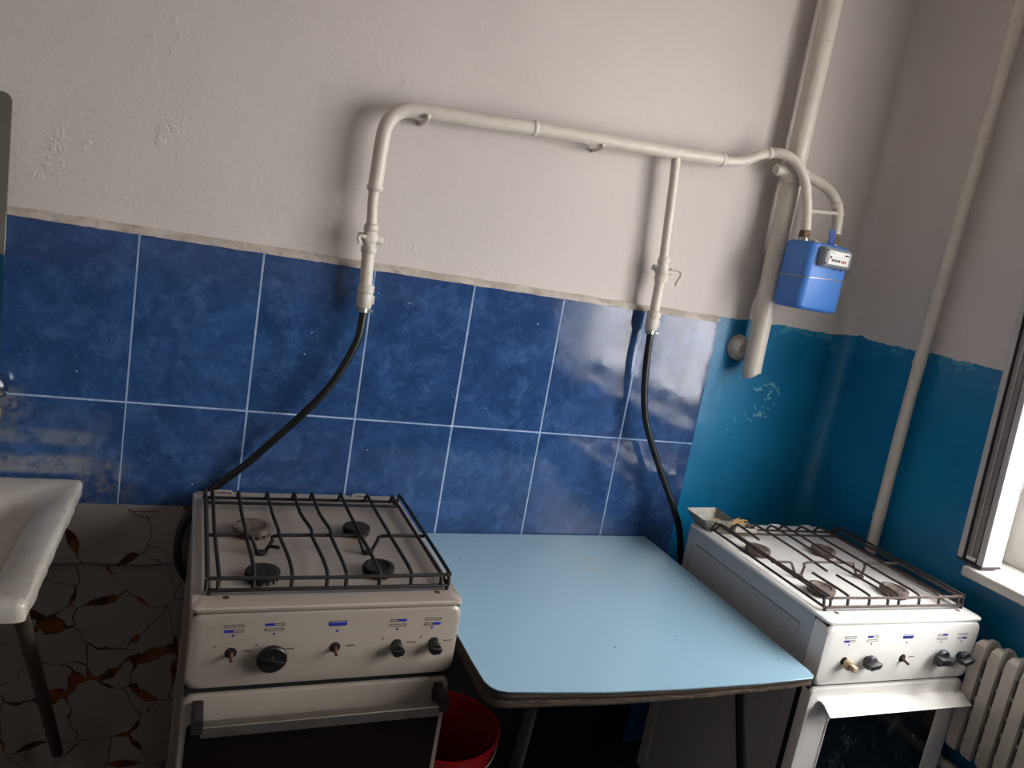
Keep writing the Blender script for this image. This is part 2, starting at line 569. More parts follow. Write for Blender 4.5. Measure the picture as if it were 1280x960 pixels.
def lathe(bm, prof, c, axis=(0, 0, 1), n=24, mi=0, cap=True):
    """prof: list of (radius, height along axis)"""
    ax = V(axis).normalized()
    u = ax.orthogonal().normalized()
    w = ax.cross(u)
    c = V(c)
    rings = []
    for (r, h) in prof:
        rings.append([bm.verts.new(c + ax * h + (u * math.cos(2 * PI * j / n) + w * math.sin(2 * PI * j / n)) * max(r, 1e-5)) for j in range(n)])
    for A, B in zip(rings, rings[1:]):
        for j in range(n):
            f = bm.faces.new((A[j], A[(j + 1) % n], B[(j + 1) % n], B[j])); f.material_index = mi
    if cap:
        f = bm.faces.new(rings[0][::-1]); f.material_index = mi
        f = bm.faces.new(rings[-1]); f.material_index = mi


def rrect(cx, cy, hx, hy, r, seg=5):
    pts = []
    r = min(r, hx - 1e-4, hy - 1e-4)
    for qx, qy, a0 in ((1, 1, 0), (-1, 1, PI / 2), (-1, -1, PI), (1, -1, 3 * PI / 2)):
        for i in range(seg + 1):
            a = a0 + PI / 2 * i / seg
            pts.append((cx + qx * (hx - r) + r * math.cos(a), cy + qy * (hy - r) + r * math.sin(a)))
    return pts


def loft(bm, rings, mi=0, cap0=False, cap1=False):
    """rings: lists of 3D points of equal length"""
    R_ = [[bm.verts.new(p_) for p_ in ring] for ring in rings]
    n_ = len(R_[0])
    for A, B in zip(R_, R_[1:]):
        for j in range(n_):
            f = bm.faces.new((A[j], A[(j + 1) % n_], B[(j + 1) % n_], B[j])); f.material_index = mi
    if cap0:
        f = bm.faces.new(R_[0][::-1]); f.material_index = mi
    if cap1:
        f = bm.faces.new(R_[-1]); f.material_index = mi
    return R_


def prism(bm, poly, z0, z1, bev=0.0, mi=0, seg=2):
    n_ = len(poly)
    A = [bm.verts.new((x, y, z0)) for x, y in poly]
    B = [bm.verts.new((x, y, z1)) for x, y in poly]
    fs = []
    for j in range(n_):
        fs.append(bm.faces.new((A[j], A[(j + 1) % n_], B[(j + 1) % n_], B[j])))
    top = bm.faces.new(B); bot = bm.faces.new(A[::-1])
    for f in fs + [top, bot]:
        f.material_index = mi
    if bev:
        bmesh.ops.bevel(bm, geom=list(top.edges) + list(bot.edges), offset=bev, segments=seg, profile=.5, affect='EDGES')


# ------------------------------------------------------------------ the room
XR, XL, YF, ZC = 2.082, -1.75, -3.45, 2.75
WY0, WY1, WZ0, WZ1 = -2.12, -.60, .93, 2.36     # window opening

bm = new_bm(); box(bm, XL - .1, XR + .4, YF - .1, .15, -.1, 0)
struct(obj('floor', bm, 'floor', smooth=False))
bm = new_bm(); box(bm, XL - .1, XR + .4, YF - .1, .15, ZC, ZC + .1)
struct(obj('ceiling', bm, 'ceiling', smooth=False))
bm = new_bm(); box(bm, XL - .1, XR, 0, .15, 0, ZC)
# rounded inner corner towards the window wall (coved plaster)
cove = [(XR, 0)] + [(XR - .05 + .05 * math.cos(a), -.05 + .05 * math.sin(a)) for a in [PI / 2 * i / 6 for i in range(6, -1, -1)]]
prism(bm, cove, 0, ZC)
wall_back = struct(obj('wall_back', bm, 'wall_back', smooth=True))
bm = new_bm(); box(bm, XL - .1, XL, YF, 0, 0, ZC)
struct(obj('wall_left', bm, 'wall_dull', smooth=False))
bm = new_bm(); box(bm, XL - .1, XR + .4, YF - .1, YF, 0, ZC)
struct(obj('wall_front', bm, 'wall_far', smooth=False))
bm = new_bm()
D = .26
box(bm, XR, XR + D, YF, WY0, 0, ZC)
box(bm, XR, XR + D, WY1, .15, 0, ZC)
box(bm, XR, XR + D, WY0, WY1, 0, WZ0)
box(bm, XR, XR + D, WY0, WY1, WZ1, ZC)
wall_right = struct(obj('wall_right', bm, 'wall_side', smooth=False))

# blue tiles, each one a piece of the wall
TW, X0, X1 = .262, -.786, 1.570
ROWS = ((1.0528, 1.4335), (.668, 1.0494))
bm = new_bm(); box(bm, X0 - .002, X1 - .001, -.0103, 0, .667, 1.4335)
obj('grout', bm, 'grout', wall_back, smooth=False)
cols = [i * TW for i in range(-3, 7)]
first = None
for (z0, z1) in ROWS:
    for i in range(9):
        x0, x1 = cols[i] + .0018, cols[i + 1] - .0018
        if i == 8:
            x1 = X1
        j1, j2 = random.uniform(-.0006, .0006), random.uniform(-.0006, .0006)
        bm = new_bm()
        box(bm, x0 - (x0 + x1) / 2, x1 - (x0 + x1) / 2, -.0035, .0035, -(z1 - z0) / 2, (z1 - z0) / 2, .0012, 1)
        t = obj('tile', bm, 'tile', wall_back, loc=((x0 + x1) / 2 + j1, -.0075 + j2 * .4, (z0 + z1) / 2), smooth=False)

# rough mortar ledge along the top of the tiles
bm = new_bm()
nseg = 160
prev = None
for i in range(nseg + 1):
    x = X0 + (X1 - X0) * i / nseg
    a = mnoise.noise(V((x * 22, 0, 3))) * .0022 + mnoise.noise(V((x * 70, 0, 9))) * .0012
    b = mnoise.noise(V((x * 14, 5, 3))) * .0025
    ring = [bm.verts.new(q) for q in ((x, 0, 1.4325 + a), (x, -.0135 + b * .4, 1.4325 + a), (x, -.013 + b * .4, 1.4385 + b * .5), (x, -.004, 1.449 + b), (x, 0, 1.451 + b))]
    if prev:
        for j in range(4):
            bm.faces.new((prev[j], prev[j + 1], ring[j + 1], ring[j]))
    prev = ring
obj('mortar_ledge', bm, 'mortar', wall_back)

# veined vinyl sheet hung below the tiles by the sink, with its crease
bm = new_bm()
prof = [(-.0125, .804), (-.0135, .76), (-.0145, .70), (-.016, .668), (-.0175, .658), (-.0135, .652), (-.006, .646), (-.005, .60), (-.005, .3), (-.005, .02)]
xs = [XL + .02 + (0.36 - XL - .02) * i / 90 for i in range(91)]
grid = []
for x in xs:
    row = []
    for j, (y, z) in enumerate(prof):
        w = mnoise.noise(V((x * 9, z * 9, 1)))
        row.append(bm.verts.new((x, y - abs(w) * .004, z + (w * .006 if 2 <= j <= 6 else 0))))
    grid.append(row)
for A, B in zip(grid, grid[1:]):
    for j in range(len(prof) - 1):
        bm.faces.new((A[j], A[j + 1], B[j + 1], B[j]))
bmesh.ops.solidify(bm, geom=bm.faces[:], thickness=.0008)
obj('vinyl_covering', bm, 'vinyl', wall_back)

# ------------------------------------------------------------------ window
win = bpy.data.objects.new('window_1', None); COL.objects.link(win)
win['kind'] = 'structure'
win.location = (XR, WY1, WZ0)
def wl_(x, y, z):   # world to window-local
    return (x - XR, y - WY1, z - WZ0)
# white side jamb with seal grooves, standing at the inner edge (leans a touch like the wall)
jb = thing  # alias unused
def jbox(name, x0, x1, y0, y1, z0, z1, mat, bev=.0015):
    bm_ = new_bm()
    box(bm_, x0, x1, y0, y1, 0, z1 - z0, bev, 1)
    for v in bm_.verts:
        v.co.y += (v.co.z) * .045
        v.co = V((v.co.x - XR, v.co.y - WY1, v.co.z + z0 - WZ0))
    return obj(name, bm_, mat, win)
jf = jbox('window_jamb', 2.046, 2.120, -.605, -.590, .952, 2.33, 'frame_white')
jbox('rubber_seal', 2.048, 2.100, -.609, -.605, .952, 2.33, 'gasket', 0)
jbox('jamb_groove', 2.0535, 2.120, -.642, -.609, .952, 2.33, 'frame_groove', .0005)
jbox('groove_rib', 2.0495, 2.056, -.626, -.623, .952, 2.33, 'frame_white', .0005)
jbox('rubber_seal', 2.049, 2.100, -.6445, -.642, .952, 2.33, 'gasket', 0)
jbox('window_jamb', 2.048, 2.120, -.662, -.6445, .952, 2.33, 'frame_white')
jbox('jamb_end_plate', 2.044, 2.118, -.664, -.592, .948, .9525, 'gasket', 0)
jbox('latch_plate', 2.046, 2.056, -.640, -.615, .957, .966, 'paper_white', .001)
# far jamb, head
bm = new_bm(); box(bm, *[2.046 - XR, 2.12 - XR], WY0 - WY1, WY0 - WY1 + .06, .02, 1.40, .002, 1)
obj('window_jamb', bm, 'frame_white', win)
bm = new_bm(); box(bm, 2.046 - XR, 2.12 - XR, WY0 - WY1 + .06, -.02, 1.37, 1.43, .002, 1)
obj('window_head', bm, 'frame_white', win)
# sill
bm = new_bm()
sx = [2.030, 2.033, 2.040]
box(bm, 2.030 - XR, 2.36 - XR, WY0 - WY1 - .04, -.022, -.016, .012, .006, 3)
box(bm, .004, .255, -.03, 0.0, -.010, .0118)
bmesh.ops.subdivide_edges(bm, edges=[e for e in bm.edges if abs(e.verts[0].co.y - e.verts[1].co.y) > .5], cuts=60)
for v in bm.verts:
    if v.co.x < -.03:
        v.co.x += mnoise.noise(V((v.co.y * 30, v.co.z * 30, 2))) * .003
        v.co.z += mnoise.noise(V((v.co.y * 26, 0, 7))) * .002
obj('window_sill', bm, 'sill_paint', win)
# outer glazed frame
gx0, gx1 = 2.21 - XR, 2.25 - XR
ya, yb = WY0 - WY1, 0.0
bm = new_bm()
box(bm, gx0, gx1, ya, ya + .07, .012, 1.43, .003, 1)
box(bm, gx0, gx1, yb - .07, yb, .012, 1.43, .003, 1)
box(bm, gx0, gx1, ya + .07, yb - .07, .012, .08, .003, 1)
box(bm, gx0, gx1, ya + .07, yb - .07, 1.36, 1.43, .003, 1)
obj('outer_frame', bm, 'frame_white', win)
mid = [ya + .07, -.78, yb - .07]
bm = new_bm(); box(bm, gx0, gx1, -.815, -.745, .08, 1.36, .003, 1)
obj('mullion', bm, 'frame_white', win)
for (a, b) in ((ya + .07, -.815), (-.745, yb - .07)):
    bm = new_bm(); box(bm, gx0 + .02, gx0 + .024, a, b, .08, 1.36)
    obj('window_pane', bm, 'glass', win, smooth=False)
# reveal linings (white plaster)
bm = new_bm()
box(bm, .038, D, -.004, 0, .012, 1.43); box(bm, .038, D, ya, ya + .004, .012, 1.43); box(bm, .038, D, ya, 0, 1.43 - .004, 1.43)
obj('reveal_lining', bm, 'reveal_white', win, smooth=False)

# sheer curtain with an arched hem
bm = new_bm()
cy0, cy1 = -2.08, -.93
grid = []
NX, NZ = 110, 10
for i in range(NX + 1):
    s = i / NX
    y = cy0 + (cy1 - cy0) * s
    c = (y + 1.36) / .42
    zb = 1.14 - .13 * min(1.0, c * c) 
    if y < -1.80:
        zb = .98
    xo = .018 * math.sin(s * 2 * PI * 15) + .006 * math.sin(s * 2 * PI * 37)
    grid.append([bm.verts.new((2.165 + xo * (.4 + .6 * (1 - j / NZ)), y, zb + (2.32 - zb) * j / NZ)) for j in range(NZ + 1)])
for A, B in zip(grid, grid[1:]):
    for j in range(NZ):
        bm.faces.new((A[j], A[j + 1], B[j + 1], B[j]))
cur = obj('net_curtain', bm, 'sheer')
tag(cur, 'sheer white net curtain with an arched hem hanging in the window', 'curtain')

# ------------------------------------------------------------------ radiator
rad = thing('radiator', 'cream painted ribbed radiator on the wall under the window sill', 'radiator', (2.028, -1.225, .483))
def rad_section():
    b_ = new_bm()
    # rib: flat-faced fin, thin web, back fin
    def ring(z, dx, hw):
        prof_ = [(-.038 + dx, -hw), (-.038 + dx, hw), (-.024 + dx, hw), (-.019 + dx, .0055), (.014 - dx, .0055), (.019 - dx, hw * .9), (.028 - dx, hw * .9), (.028 - dx, -hw * .9), (.019 - dx, -hw * .9), (.014 - dx, -.0055), (-.019 + dx, -.0055), (-.024 + dx, -hw)]
        return [(x, y, z) for x, y in prof_]
    loft(b_, [ring(.016, .008, .0105), ring(.026, .001, .0135), ring(.05, 0, .014), ring(.275, 0, .014), ring(.303, .002, .013), ring(.314, .012, .009)], cap0=True, cap1=True)
    return b_
first = None
for i in range(22):
    y = .475 - i * .0408
    if first is None:
        first = obj('rib', rad_section(), 'rad_paint', rad, loc=(-.0, y, 0))
    else:
        c = first.copy(); COL.objects.link(c); c.parent = rad; c.location = (0, y, 0)
bm = new_bm()
for z in (.055, .270):
    tube(bm, [(0, .484, z), (0, -.40, z)], .013, 12)
for i in range(21):
    for z in (.12, .165, .215):
        y = .475 - (i + .5) * .0408
        tube(bm, [(-.018, y + .021, z), (-.018, y - .021, z)], .006, 8)
obj('header_tube', bm, 'rad_paint', rad)
for y in (.2, -.3):
    bm = new_bm(); box(bm, .02, .0538, y - .01, y + .01, .25, .27, .002, 1)
    obj('bracket', bm, 'rad_paint', rad)

# supply pipe low on the wall under the radiator
bm = new_bm(); tube(bm, smooth_path([(2.045, -.34, .40), (2.045, -.6, .42), (2.03, -.9, .43), (2.045, -1.9, .44)], 6), .015, 12)
tag(obj('supply_pipe', bm, 'rad_paint'), 'cream heating supply pipe running along the wall below the radiator', 'pipe')

# heating riser pipe near the corner
hp = thing('heating_pipe', 'slim white vertical heating pipe between the corner and the window', 'pipe', (2.045, -.332, 0))
bm = new_bm()
pts = [(0, -.004, 0.0), (0, -.002, .5), (0.002, 0, .87), (0, .004, 1.15), (.001, .007, 1.43), (-.001, .002, 1.8), (0, -.003, 2.28), (0, -.004, 2.75)]
tube(bm, smooth_path(pts, 6), .0168, 16)
obj('pipe_run', bm, 'pipe', hp)
for z in (.96, 1.425):
    bm = new_bm(); lathe(bm, [(.0168, -.012), (.0180, -.006), (.0184, 0), (.0179, .006), (.0168, .012)], (0, .0005 if z < 1 else .0068, z), n=16, cap=False)
    obj('weld_bead', bm, 'pipe', hp)

# ------------------------------------------------------------------ gas pipework
gp = thing('gas_pipe', 'white painted gas pipe run on the wall with two drops and taps', 'pipe', (0.9, -.05, 1.85))
def G(p_):
    return (p_[0] - .9, p_[1] + .05, p_[2] - 1.85)
def gtube(bm, pts, r, sub=5, n=14, smooth=True):
    q = [G(p_) for p_ in pts]
    tube(bm, smooth_path(q, sub) if smooth else q, r, n)
# main run (thick)
bm = new_bm()
gtube(bm, [(.487, -.05, 1.622), (.488, -.05, 1.68), (.489, -.05, 1.735), (.493, -.05, 1.768), (.506, -.05, 1.794), (.528, -.05, 1.811), (.56, -.05, 1.818), (.64, -.05, 1.824),
           (.75, -.05, 1.832), (.859, -.05, 1.8425), (1.0, -.05, 1.852), (1.15, -.05, 1.861), (1.277, -.05, 1.869), (1.36, -.05, 1.876), (1.433, -.05, 1.882)], .0172, 4, 18)
obj('main_run', bm, 'pipe', gp)
# thin link to the meter arc
bm = new_bm()
gtube(bm, [(1.425, -.05, 1.880), (1.455, -.05, 1.882), (1.49, -.05, 1.889), (1.52, -.052, 1.903), (1.545, -.055, 1.918), (1.572, -.062, 1.928),
           (1.596, -.075, 1.932), (1.625, -.090, 1.925), (1.652, -.103, 1.903), (1.676, -.115, 1.862), (1.688, -.123, 1.815), (1.694, -.130, 1.775), (1.697, -.135, 1.735)], .0140, 5, 16)
obj('meter_outlet_bend', bm, 'pipe', gp)
bm = new_bm()
gtube(bm, [(1.665, -.058, 1.893), (1.705, -.068, 1.892), (1.745, -.088, 1.880), (1.778, -.108, 1.858), (1.800, -.122, 1.825), (1.806, -.131, 1.79), (1.808, -.135, 1.742)], .0150, 5, 16)
obj('meter_inlet_bend', bm, 'pipe', gp)
bm = new_bm(); gtube(bm, [(1.69, -.130, 1.790), (1.822, -.136, 1.803)], .0048, 1, 8, False)
obj('tie_rod', bm, 'pipe', gp)
# weld beads
for (p_, ax, r) in (((.487, -.05, 1.626), (0, 0, 1), .0175), ((.859, -.05, 1.8425), (1, 0, .08), .0178), ((1.427, -.05, 1.881), (1, 0, .07), .0175), ((1.572, -.062, 1.928), (1, -.3, .2), .015), ((1.80, -.122, 1.825), (.3, -.3, -1), .0155)):
    bm = new_bm(); lathe(bm, [(r * .85, -.009), (r * 1.08, -.004), (r * 1.12, 0), (r * 1.06, .005), (r * .85, .009)], G(p_), ax, 18, cap=False)
    obj('weld_bead', bm, 'pipe', gp)
# wall hook
bm = new_bm(); gtube(bm, [(.583, -.002, 1.797), (.583, -.035, 1.797), (.583, -.068, 1.803), (.583, -.071, 1.812)], .006, 3, 8)
obj('wall_hook', bm, 'pipe', gp)
bm = new_bm(); gtube(bm, [(1.05, -.002, 1.83), (1.05, -.05, 1.833), (1.05, -.069, 1.84)], .005, 3, 8)
obj('wall_hook', bm, 'pipe', gp)

def valve(c, hook, ax):
    """old plug cock with lumpy painted body, as the photo shows, pipe axis ax"""
    b_ = new_bm()
    lathe(b_, [(.0135, -.036), (.0178, -.034), (.018, -.020), (.0145, -.017), (.019, -.008), (.0205, 0), (.019, .008), (.0145, .017), (.0175, .019), (.0165, .032), (.0125, .036)], G(c), ax, 6 if False else 14)
    # cross plug
    q = G(c)
    lathe(b_, [(.005, -.030), (.0085, -.028), (.009, -.018), (.012, -.012), (.013, 0), (.012, .014), (.009, .020), (.0095, .030), (.005, .032)], q, (1, -.25, -.1), 12)
    for v in b_.verts:
        v.co += V((mnoise.noise(v.co * 70), mnoise.noise(v.co * 70 + V((9, 0, 0))), mnoise.noise(v.co * 70 + V((0, 7, 0))))) * .0035
    o_ = obj('gas_tap', b_, 'pipe', gp, sharp=70)
    h = new_bm()
    if hook:
        pts_ = [(q[0] + .016, q[1] - .018, q[2] + .006), (q[0] + .034, q[1] - .022, q[2] + .006), (q[0] + .047, q[1] - .024, q[2] + .001), (q[0] + .048, q[1] - .024, q[2] - .012), (q[0] + .040, q[1] - .024, q[2] - .030), (q[0] + .041, q[1] - .024, q[2] - .038)]
    else:
        pts_ = [(q[0] - .014, q[1] - .02, q[2] + .002), (q[0] - .026, q[1] - .022, q[2] + .003), (q[0] - .031, q[1] - .022, q[2] - .002), (q[0] - .026, q[1] - .022, q[2] - .014)]
    tube(h, smooth_path(pts_, 4), .0045, 8)
    obj('tap_handle', h, 'pipe', o_)
# drop 1
bm = new_bm()
gtube(bm, [(.487, -.05, 1.630), (.486, -.05, 1.60), (.489, -.05, 1.56), (.491, -.05, 1.535), (.4915, -.05, 1.508)], .0125, 4, 14)
gtube(bm, [(.4915, -.05, 1.50), (.494, -.05, 1.44), (.498, -.05, 1.37)], .0155, 3, 14)
obj('drop_pipe', bm, 'pipe', gp)
valve((.4915, -.05, 1.508), False, (-.02, 0, 1))
# drop 2
bm = new_bm()
gtube(bm, [(1.279, -.05, 1.868), (1.287, -.05, 1.80), (1.296, -.05, 1.70), (1.303, -.05, 1.62), (1.309, -.05, 1.557)], .0125, 3, 14)
gtube(bm, [(1.309, -.05, 1.557), (1.310, -.05, 1.50), (1.312, -.05, 1.43)], .0140, 3, 14)
obj('drop_pipe', bm, 'pipe', gp)
valve((1.309, -.05, 1.557), True, (-.05, 0, 1))
for x, z in ((.4985, 1.362), (1.312, 1.405)):
    bm = new_bm()
    lathe(bm, [(.0165, .036), (.0205, .034), (.0205, .018), (.0175, .016), (.0190, .012), (.0190, -.018), (.0165, -.020)], G((x, -.05, z)), (0, 0, 1), 8)
    box(bm, *(G((x, -.05, z))[0] + .014, G((x, -.05, z))[0] + .023), -.006, .006, G((x, -.05, z))[2] - .010, G((x, -.05, z))[2] + .012, .003, 2)
    obj('hose_union', bm, 'pipe', gp, sharp=50)
    bm = new_bm(); lathe(bm, [(.0135, 0), (.0140, -.002), (.0140, -.010), (.0125, -.011)], G((x, -.05, z - .020)), (0, 0, 1), 14)
    lathe(bm, [(.003, 0), (.003, .012)], G((x + .010, -.06, z - .026)), (1, 0, 0), 8)
    obj('hose_clamp', bm, 'zinc_wire', gp)

# thick riser
rs = thing('gas_riser', 'thick white gas riser ending with a capped stub in the corner', 'pipe', (1.67, -.06, 1.3))
bm = new_bm()
pts = [(1.6885, 1.300), (1.6870, 1.312), (1.684, 1.40), (1.676, 1.70), (1.671, 1.95), (1.666, 2.35), (1.661, 2.75)]
q = smooth_path([(x - 1.67, 0.0, z - 1.3) for x, z in pts], 5)
tube(bm, q, [.020] + [.0265] + [.0288] * (len(q) - 2), 22)
obj('pipe_run', bm, 'pipe', rs)
bm = new_bm()   # wall fixing blob of mortar behind the stub
lathe(bm, [(.040, 0), (.040, .012), (.031, .026), (.021, .036)], (-.006, .0598, .065), (0, -1, 0), 14)
for v in bm.verts:
    v.co += V((mnoise.noise(v.co * 40), mnoise.noise(v.co * 40 + V((9, 0, 0))) * .3, mnoise.noise(v.co * 40 + V((0, 7, 0))))) * .006
    v.co.y = min(v.co.y, .0598)
obj('mortar_blob', bm, 'mortar', rs)
bm = new_bm()   # fitting where the meter branches off
lathe(bm, [(.012, -.064), (.0165, -.060), (.0175, -.040), (.019, -.028), (.019, .034), (.0165, .042)], (0, -.004, .592), (1, -.12, 0), 14)
lathe(bm, [(.012, 0), (.0165, .004), (.0155, .016), (.010, .020)], (.010, -.028, .576), (.3, -1, -.2), 12)
lathe(bm, [(.030, -.030), (.033, -.020), (.034, 0), (.033, .022), (.030, .030)], (0, 0, .592), (-.01, 0, 1), 20, cap=False)
for v in bm.verts:
    v.co += V((mnoise.noise(v.co * 60), mnoise.noise(v.co * 60 + V((9, 0, 0))), mnoise.noise(v.co * 60 + V((0, 7, 0))))) * .002
obj('branch_fitting', bm, 'pipe', rs)

# ------------------------------------------------------------------ gas meter
gm = thing('gas_meter', 'small blue gas meter with grey counter window hanging from white pipes', 'meter', (1.7475, -.145, 1.516))
hx, hy = .0775, .058
bm = new_bm()
rings = []
for z, k_, r in ((0, -.012, .018), (.004, -.004, .022), (.010, 0, .024), (.178, 0, .024), (.186, -.004, .022), (.190, -.012, .018)):
    rings.append([(x, y, z) for x, y in rrect(0, 0, hx + k_, hy + k_, r, 5)])
loft(bm, rings, cap0=True, cap1=True)
body = obj('meter_body', bm, 'meter_blue', gm)
bm = new_bm()   # seam band wire
ring = [(x, y, .094 + .004 * (x / hx)) for x, y in rrect(0, 0, hx + .0016, hy + .0016, .025, 5)]
tube(bm, ring, .0016, 6, closed=True)
tube(bm, [(hx - .01, -hy - .002, .098), (hx + .010, -hy + .0005, .0975)], .002, 6)
tube(bm, [(-hx - .001, hy - .03, .092), (-hx - .006, hy - .02, .092)], .002, 6)
obj('sealing_wire', bm, 'zinc_wire', gm)
# counter housing
bm = new_bm()
rings = []
for y, k_ in ((-hy + .002, .002), (-hy - .014, .001), (-hy - .022, -.003), (-hy - .025, -.008)):
    rings.append([(x, y, z) for x, z in rrect(.005, .154, .051 + k_, .0265 + k_, .009, 4)])
loft(bm, rings, cap0=True, cap1=True)
ch = obj('counter_housing', bm, 'meter_grey', gm)
bm = new_bm()
box(bm, -.031, .041, -hy - .0262, -hy - .0250, .136, .172, .0)
for i in range(8):
    x = -.021 + i * .0066 + (.002 if i > 4 else 0)
    box(bm, x, x + .0046, -hy - .0266, -hy - .0262, .143, .1505, 0, mi=2 if i > 4 else 1)
    if i < 7:
        box(bm, x, x + .004, -hy - .0266, -hy - .0262, .1560, .1568, 0, mi=1)
box(bm, -.027, -.015, -hy - .0266, -hy - .0262, .166, .1675, 0, mi=1)
box(bm, .023, .037, -hy - .0266, -hy - .0262, .163, .167, 0, mi=1)
box(bm, -.028, -.023, -hy - .0266, -hy - .0262, .150, .158, 0, mi=1)
obj('counter_dial', bm, ['paper_white', 'print_black', 'print_red'], ch, smooth=False)
for (x, z) in ((-.039, .172), (-.039, .136), (.016, .125), (.040, .125)):
    bm = new_bm()
    lathe(bm, [(.003, 0), (.0025, .003)], (x, -hy - .0235 if x < 0 else -hy - .006, z), (0, -1, 0), 8)
    obj('seal', bm, 'old_brass', ch)
# unions on top
for x in (-.0505, .0605):
    bm = new_bm()
    lathe(bm, [(.016, .188), (.016, .196), (.0125, .197), (.0125, .201)], (x, .010, 0), (0, 0, 1), 16)
    obj('union_base', bm, 'zinc_wire', gm)
    bm = new_bm()
    lathe(bm, [(.0165, .200), (.0175, .202), (.0170, .216), (.0150, .218)], (x, .010, 0), (0, 0, 1), 6)
    obj('union_nut', bm, 'old_brass', gm, sharp=30)
bm = new_bm(); box(bm, .022, .046, -.012, -.009, .194, .234, .001, 1)
for v in bm.verts:
    v.co.x += (v.co.z - .196) * -.15
obj('seal_tag', bm, 'meter_blue_dark', gm)
bm = new_bm(); tube(bm, [(-.045, -.006, .203), (0, -.01, .197), (.037, -.001, .205)], .0008, 5)
obj('tag_wire', bm, 'zinc_wire', gm)
bm = new_bm(); box(bm, -.066, -.046, -hy + .004, -hy + .018, .1885, .1905, 0)
obj('label_plate', bm, 'cardboard', gm, smooth=False)

# ------------------------------------------------------------------ black rubber hoses
bm = new_bm()
pts = [(.500, -.050, 1.348), (.4995, -.052, 1.32), (.491, -.056, 1.252), (.446, -.058, 1.148), (.395, -.056, 1.075), (.340, -.050, 1.008), (.275, -.040, .930), (.212, -.0245, .862),
       (.175, -.0235, .815), (.146, -.0300, .765), (.138, -.0330, .710), (.146, -.0300, .655), (.175, -.0235, .61), (.22, -.022, .585), (.28, -.0225, .58)]
tube(bm, smooth_path(pts, 6), .0095, 12)
tag(obj('gas_hose', bm, 'black_rubber'), 'black rubber gas hose sweeping down behind the stove next to the sink', 'hose')
bm = new_bm()
pts = [(1.3125, -.050, 1.392), (1.313, -.052, 1.37), (1.316, -.058, 1.29), (1.328, -.062, 1.20), (1.352, -.065, 1.12), (1.398, -.068, 1.035), (1.45, -.072, .95), (1.50, -.078, .87), (1.535, -.085, .80), (1.56, -.09, .71), (1.60, -.09, .60), (1.66, -.09, .52)]
tube(bm, smooth_path(pts, 6), .0098, 12)
tag(obj('gas_hose', bm, 'black_rubber'), 'black rubber gas hose hanging down behind the stove by the window', 'hose')

# ------------------------------------------------------------------ stoves
def symbol(bm, u, z, upper, lower, single=False, y=-.5762):
    """burner position print: two stacked bars, one part filled blue, dot below"""
    w, h = .0165, .0042
    t = .0009
    def rectline(z0, z1):
        box(bm, u - w, u + w, y - .0003, y, z0, z0 + t, mi=1)
        box(bm, u - w, u + w, y - .0003, y, z1 - t, z1, mi=1)
        box(bm, u - w, u - w + t, y - .0003, y, z0, z1, mi=1)
        box(bm, u + w - t, u + w, y - .0003, y, z0, z1, mi=1)
    if single:
        rectline(z - .002, z + .0085)
        box(bm, u - w, u + w, y - .00032, y, z - .001, z + .005, mi=0)
    else:
        rectline(z + .0035, z + .0085); rectline(z - .0065, z - .0015)
        if upper:
            box(bm, *((u - w, u) if upper < 0 else (u, u + w)), y - .00032, y, z + .0035, z + .0085, mi=0)
        if lower:
            box(bm, *((u - w, u) if lower < 0 else (u, u + w)), y - .00032, y, z - .0065, z - .0015, mi=0)
    lathe(bm, [(.0022, 0), (.0022, .0003)], (u, y, z - .0125), (0, -1, 0), 10)


KU = (.073, .143, .256, .374, .449)

def knob(bm, u, z, y, r, depth, bar, rot, tilt=(0, -1, 0)):
    """round control knob with a grip bar"""
    ax = V(tilt).normalized()
    lathe(bm, [(r * .96, 0), (r, .002), (r, depth * .55), (r * .93, depth * .75), (r * .5, depth * .8)], (u, y, z), ax, 22)
    # grip
    b2 = bmesh.new()
    box(b2, -bar[0] / 2, bar[0] / 2, -bar[2], 0, -bar[1] / 2, bar[1] / 2, .0015, 2)
    for v in b2.verts:
        if v.co.z < 0:
            v.co.x *= .8
    rm = Matrix.Rotation(rot, 4, 'Y')
    qa = V((0, -1, 0)).rotation_difference(ax).to_matrix().to_4x4()
    tm_ = Matrix.Translation(V((u, y, z)) + ax * depth * .6)
    me_ = bpy.data.meshes.new('t'); b2.transform(tm_ @ qa @ rm); b2.to_mesh(me_); b2.free(); bm.from_mesh(me_); bpy.data.meshes.remove(me_)


def burner(parent, u, v, r, mat, dish, light):
    b_ = new_bm()
    lathe(b_, [(r * 1.0, .838), (r * .98, .842), (r * .86, .8445), (r * .84, .853)], (u, v, 0), (0, 0, 1), 30)
    base = obj('burner', b_, light, parent)
    b_ = new_bm()
    prof = [(r * .92, .8525), (r * 1.0, .8545), (r * 1.0, .8615), (r * .95, .8645)]
    if dish:
        prof += [(r * .72, .8650), (r * .60, .8615), (r * .01, .8600)]
    else:
        prof += [(r * .5, .8665), (r * .01, .867)]
    n_ = 30
    lathe(b_, prof, (u, v, 0), (0, 0, 1), n_)
    # gas slots: little teeth under the rim
    for i in range(n_):
        a = 2 * PI * i / n_
        if i % 2 == 0:
            cx, cy = u + math.cos(a) * r * .9, v + math.sin(a) * r * .9
            lathe(b_, [(r * .045, .8455), (r * .045, .853)], (cx, cy, 0), (0, 0, 1), 5, cap=False)
    obj('burner_cap', b_, mat, base)


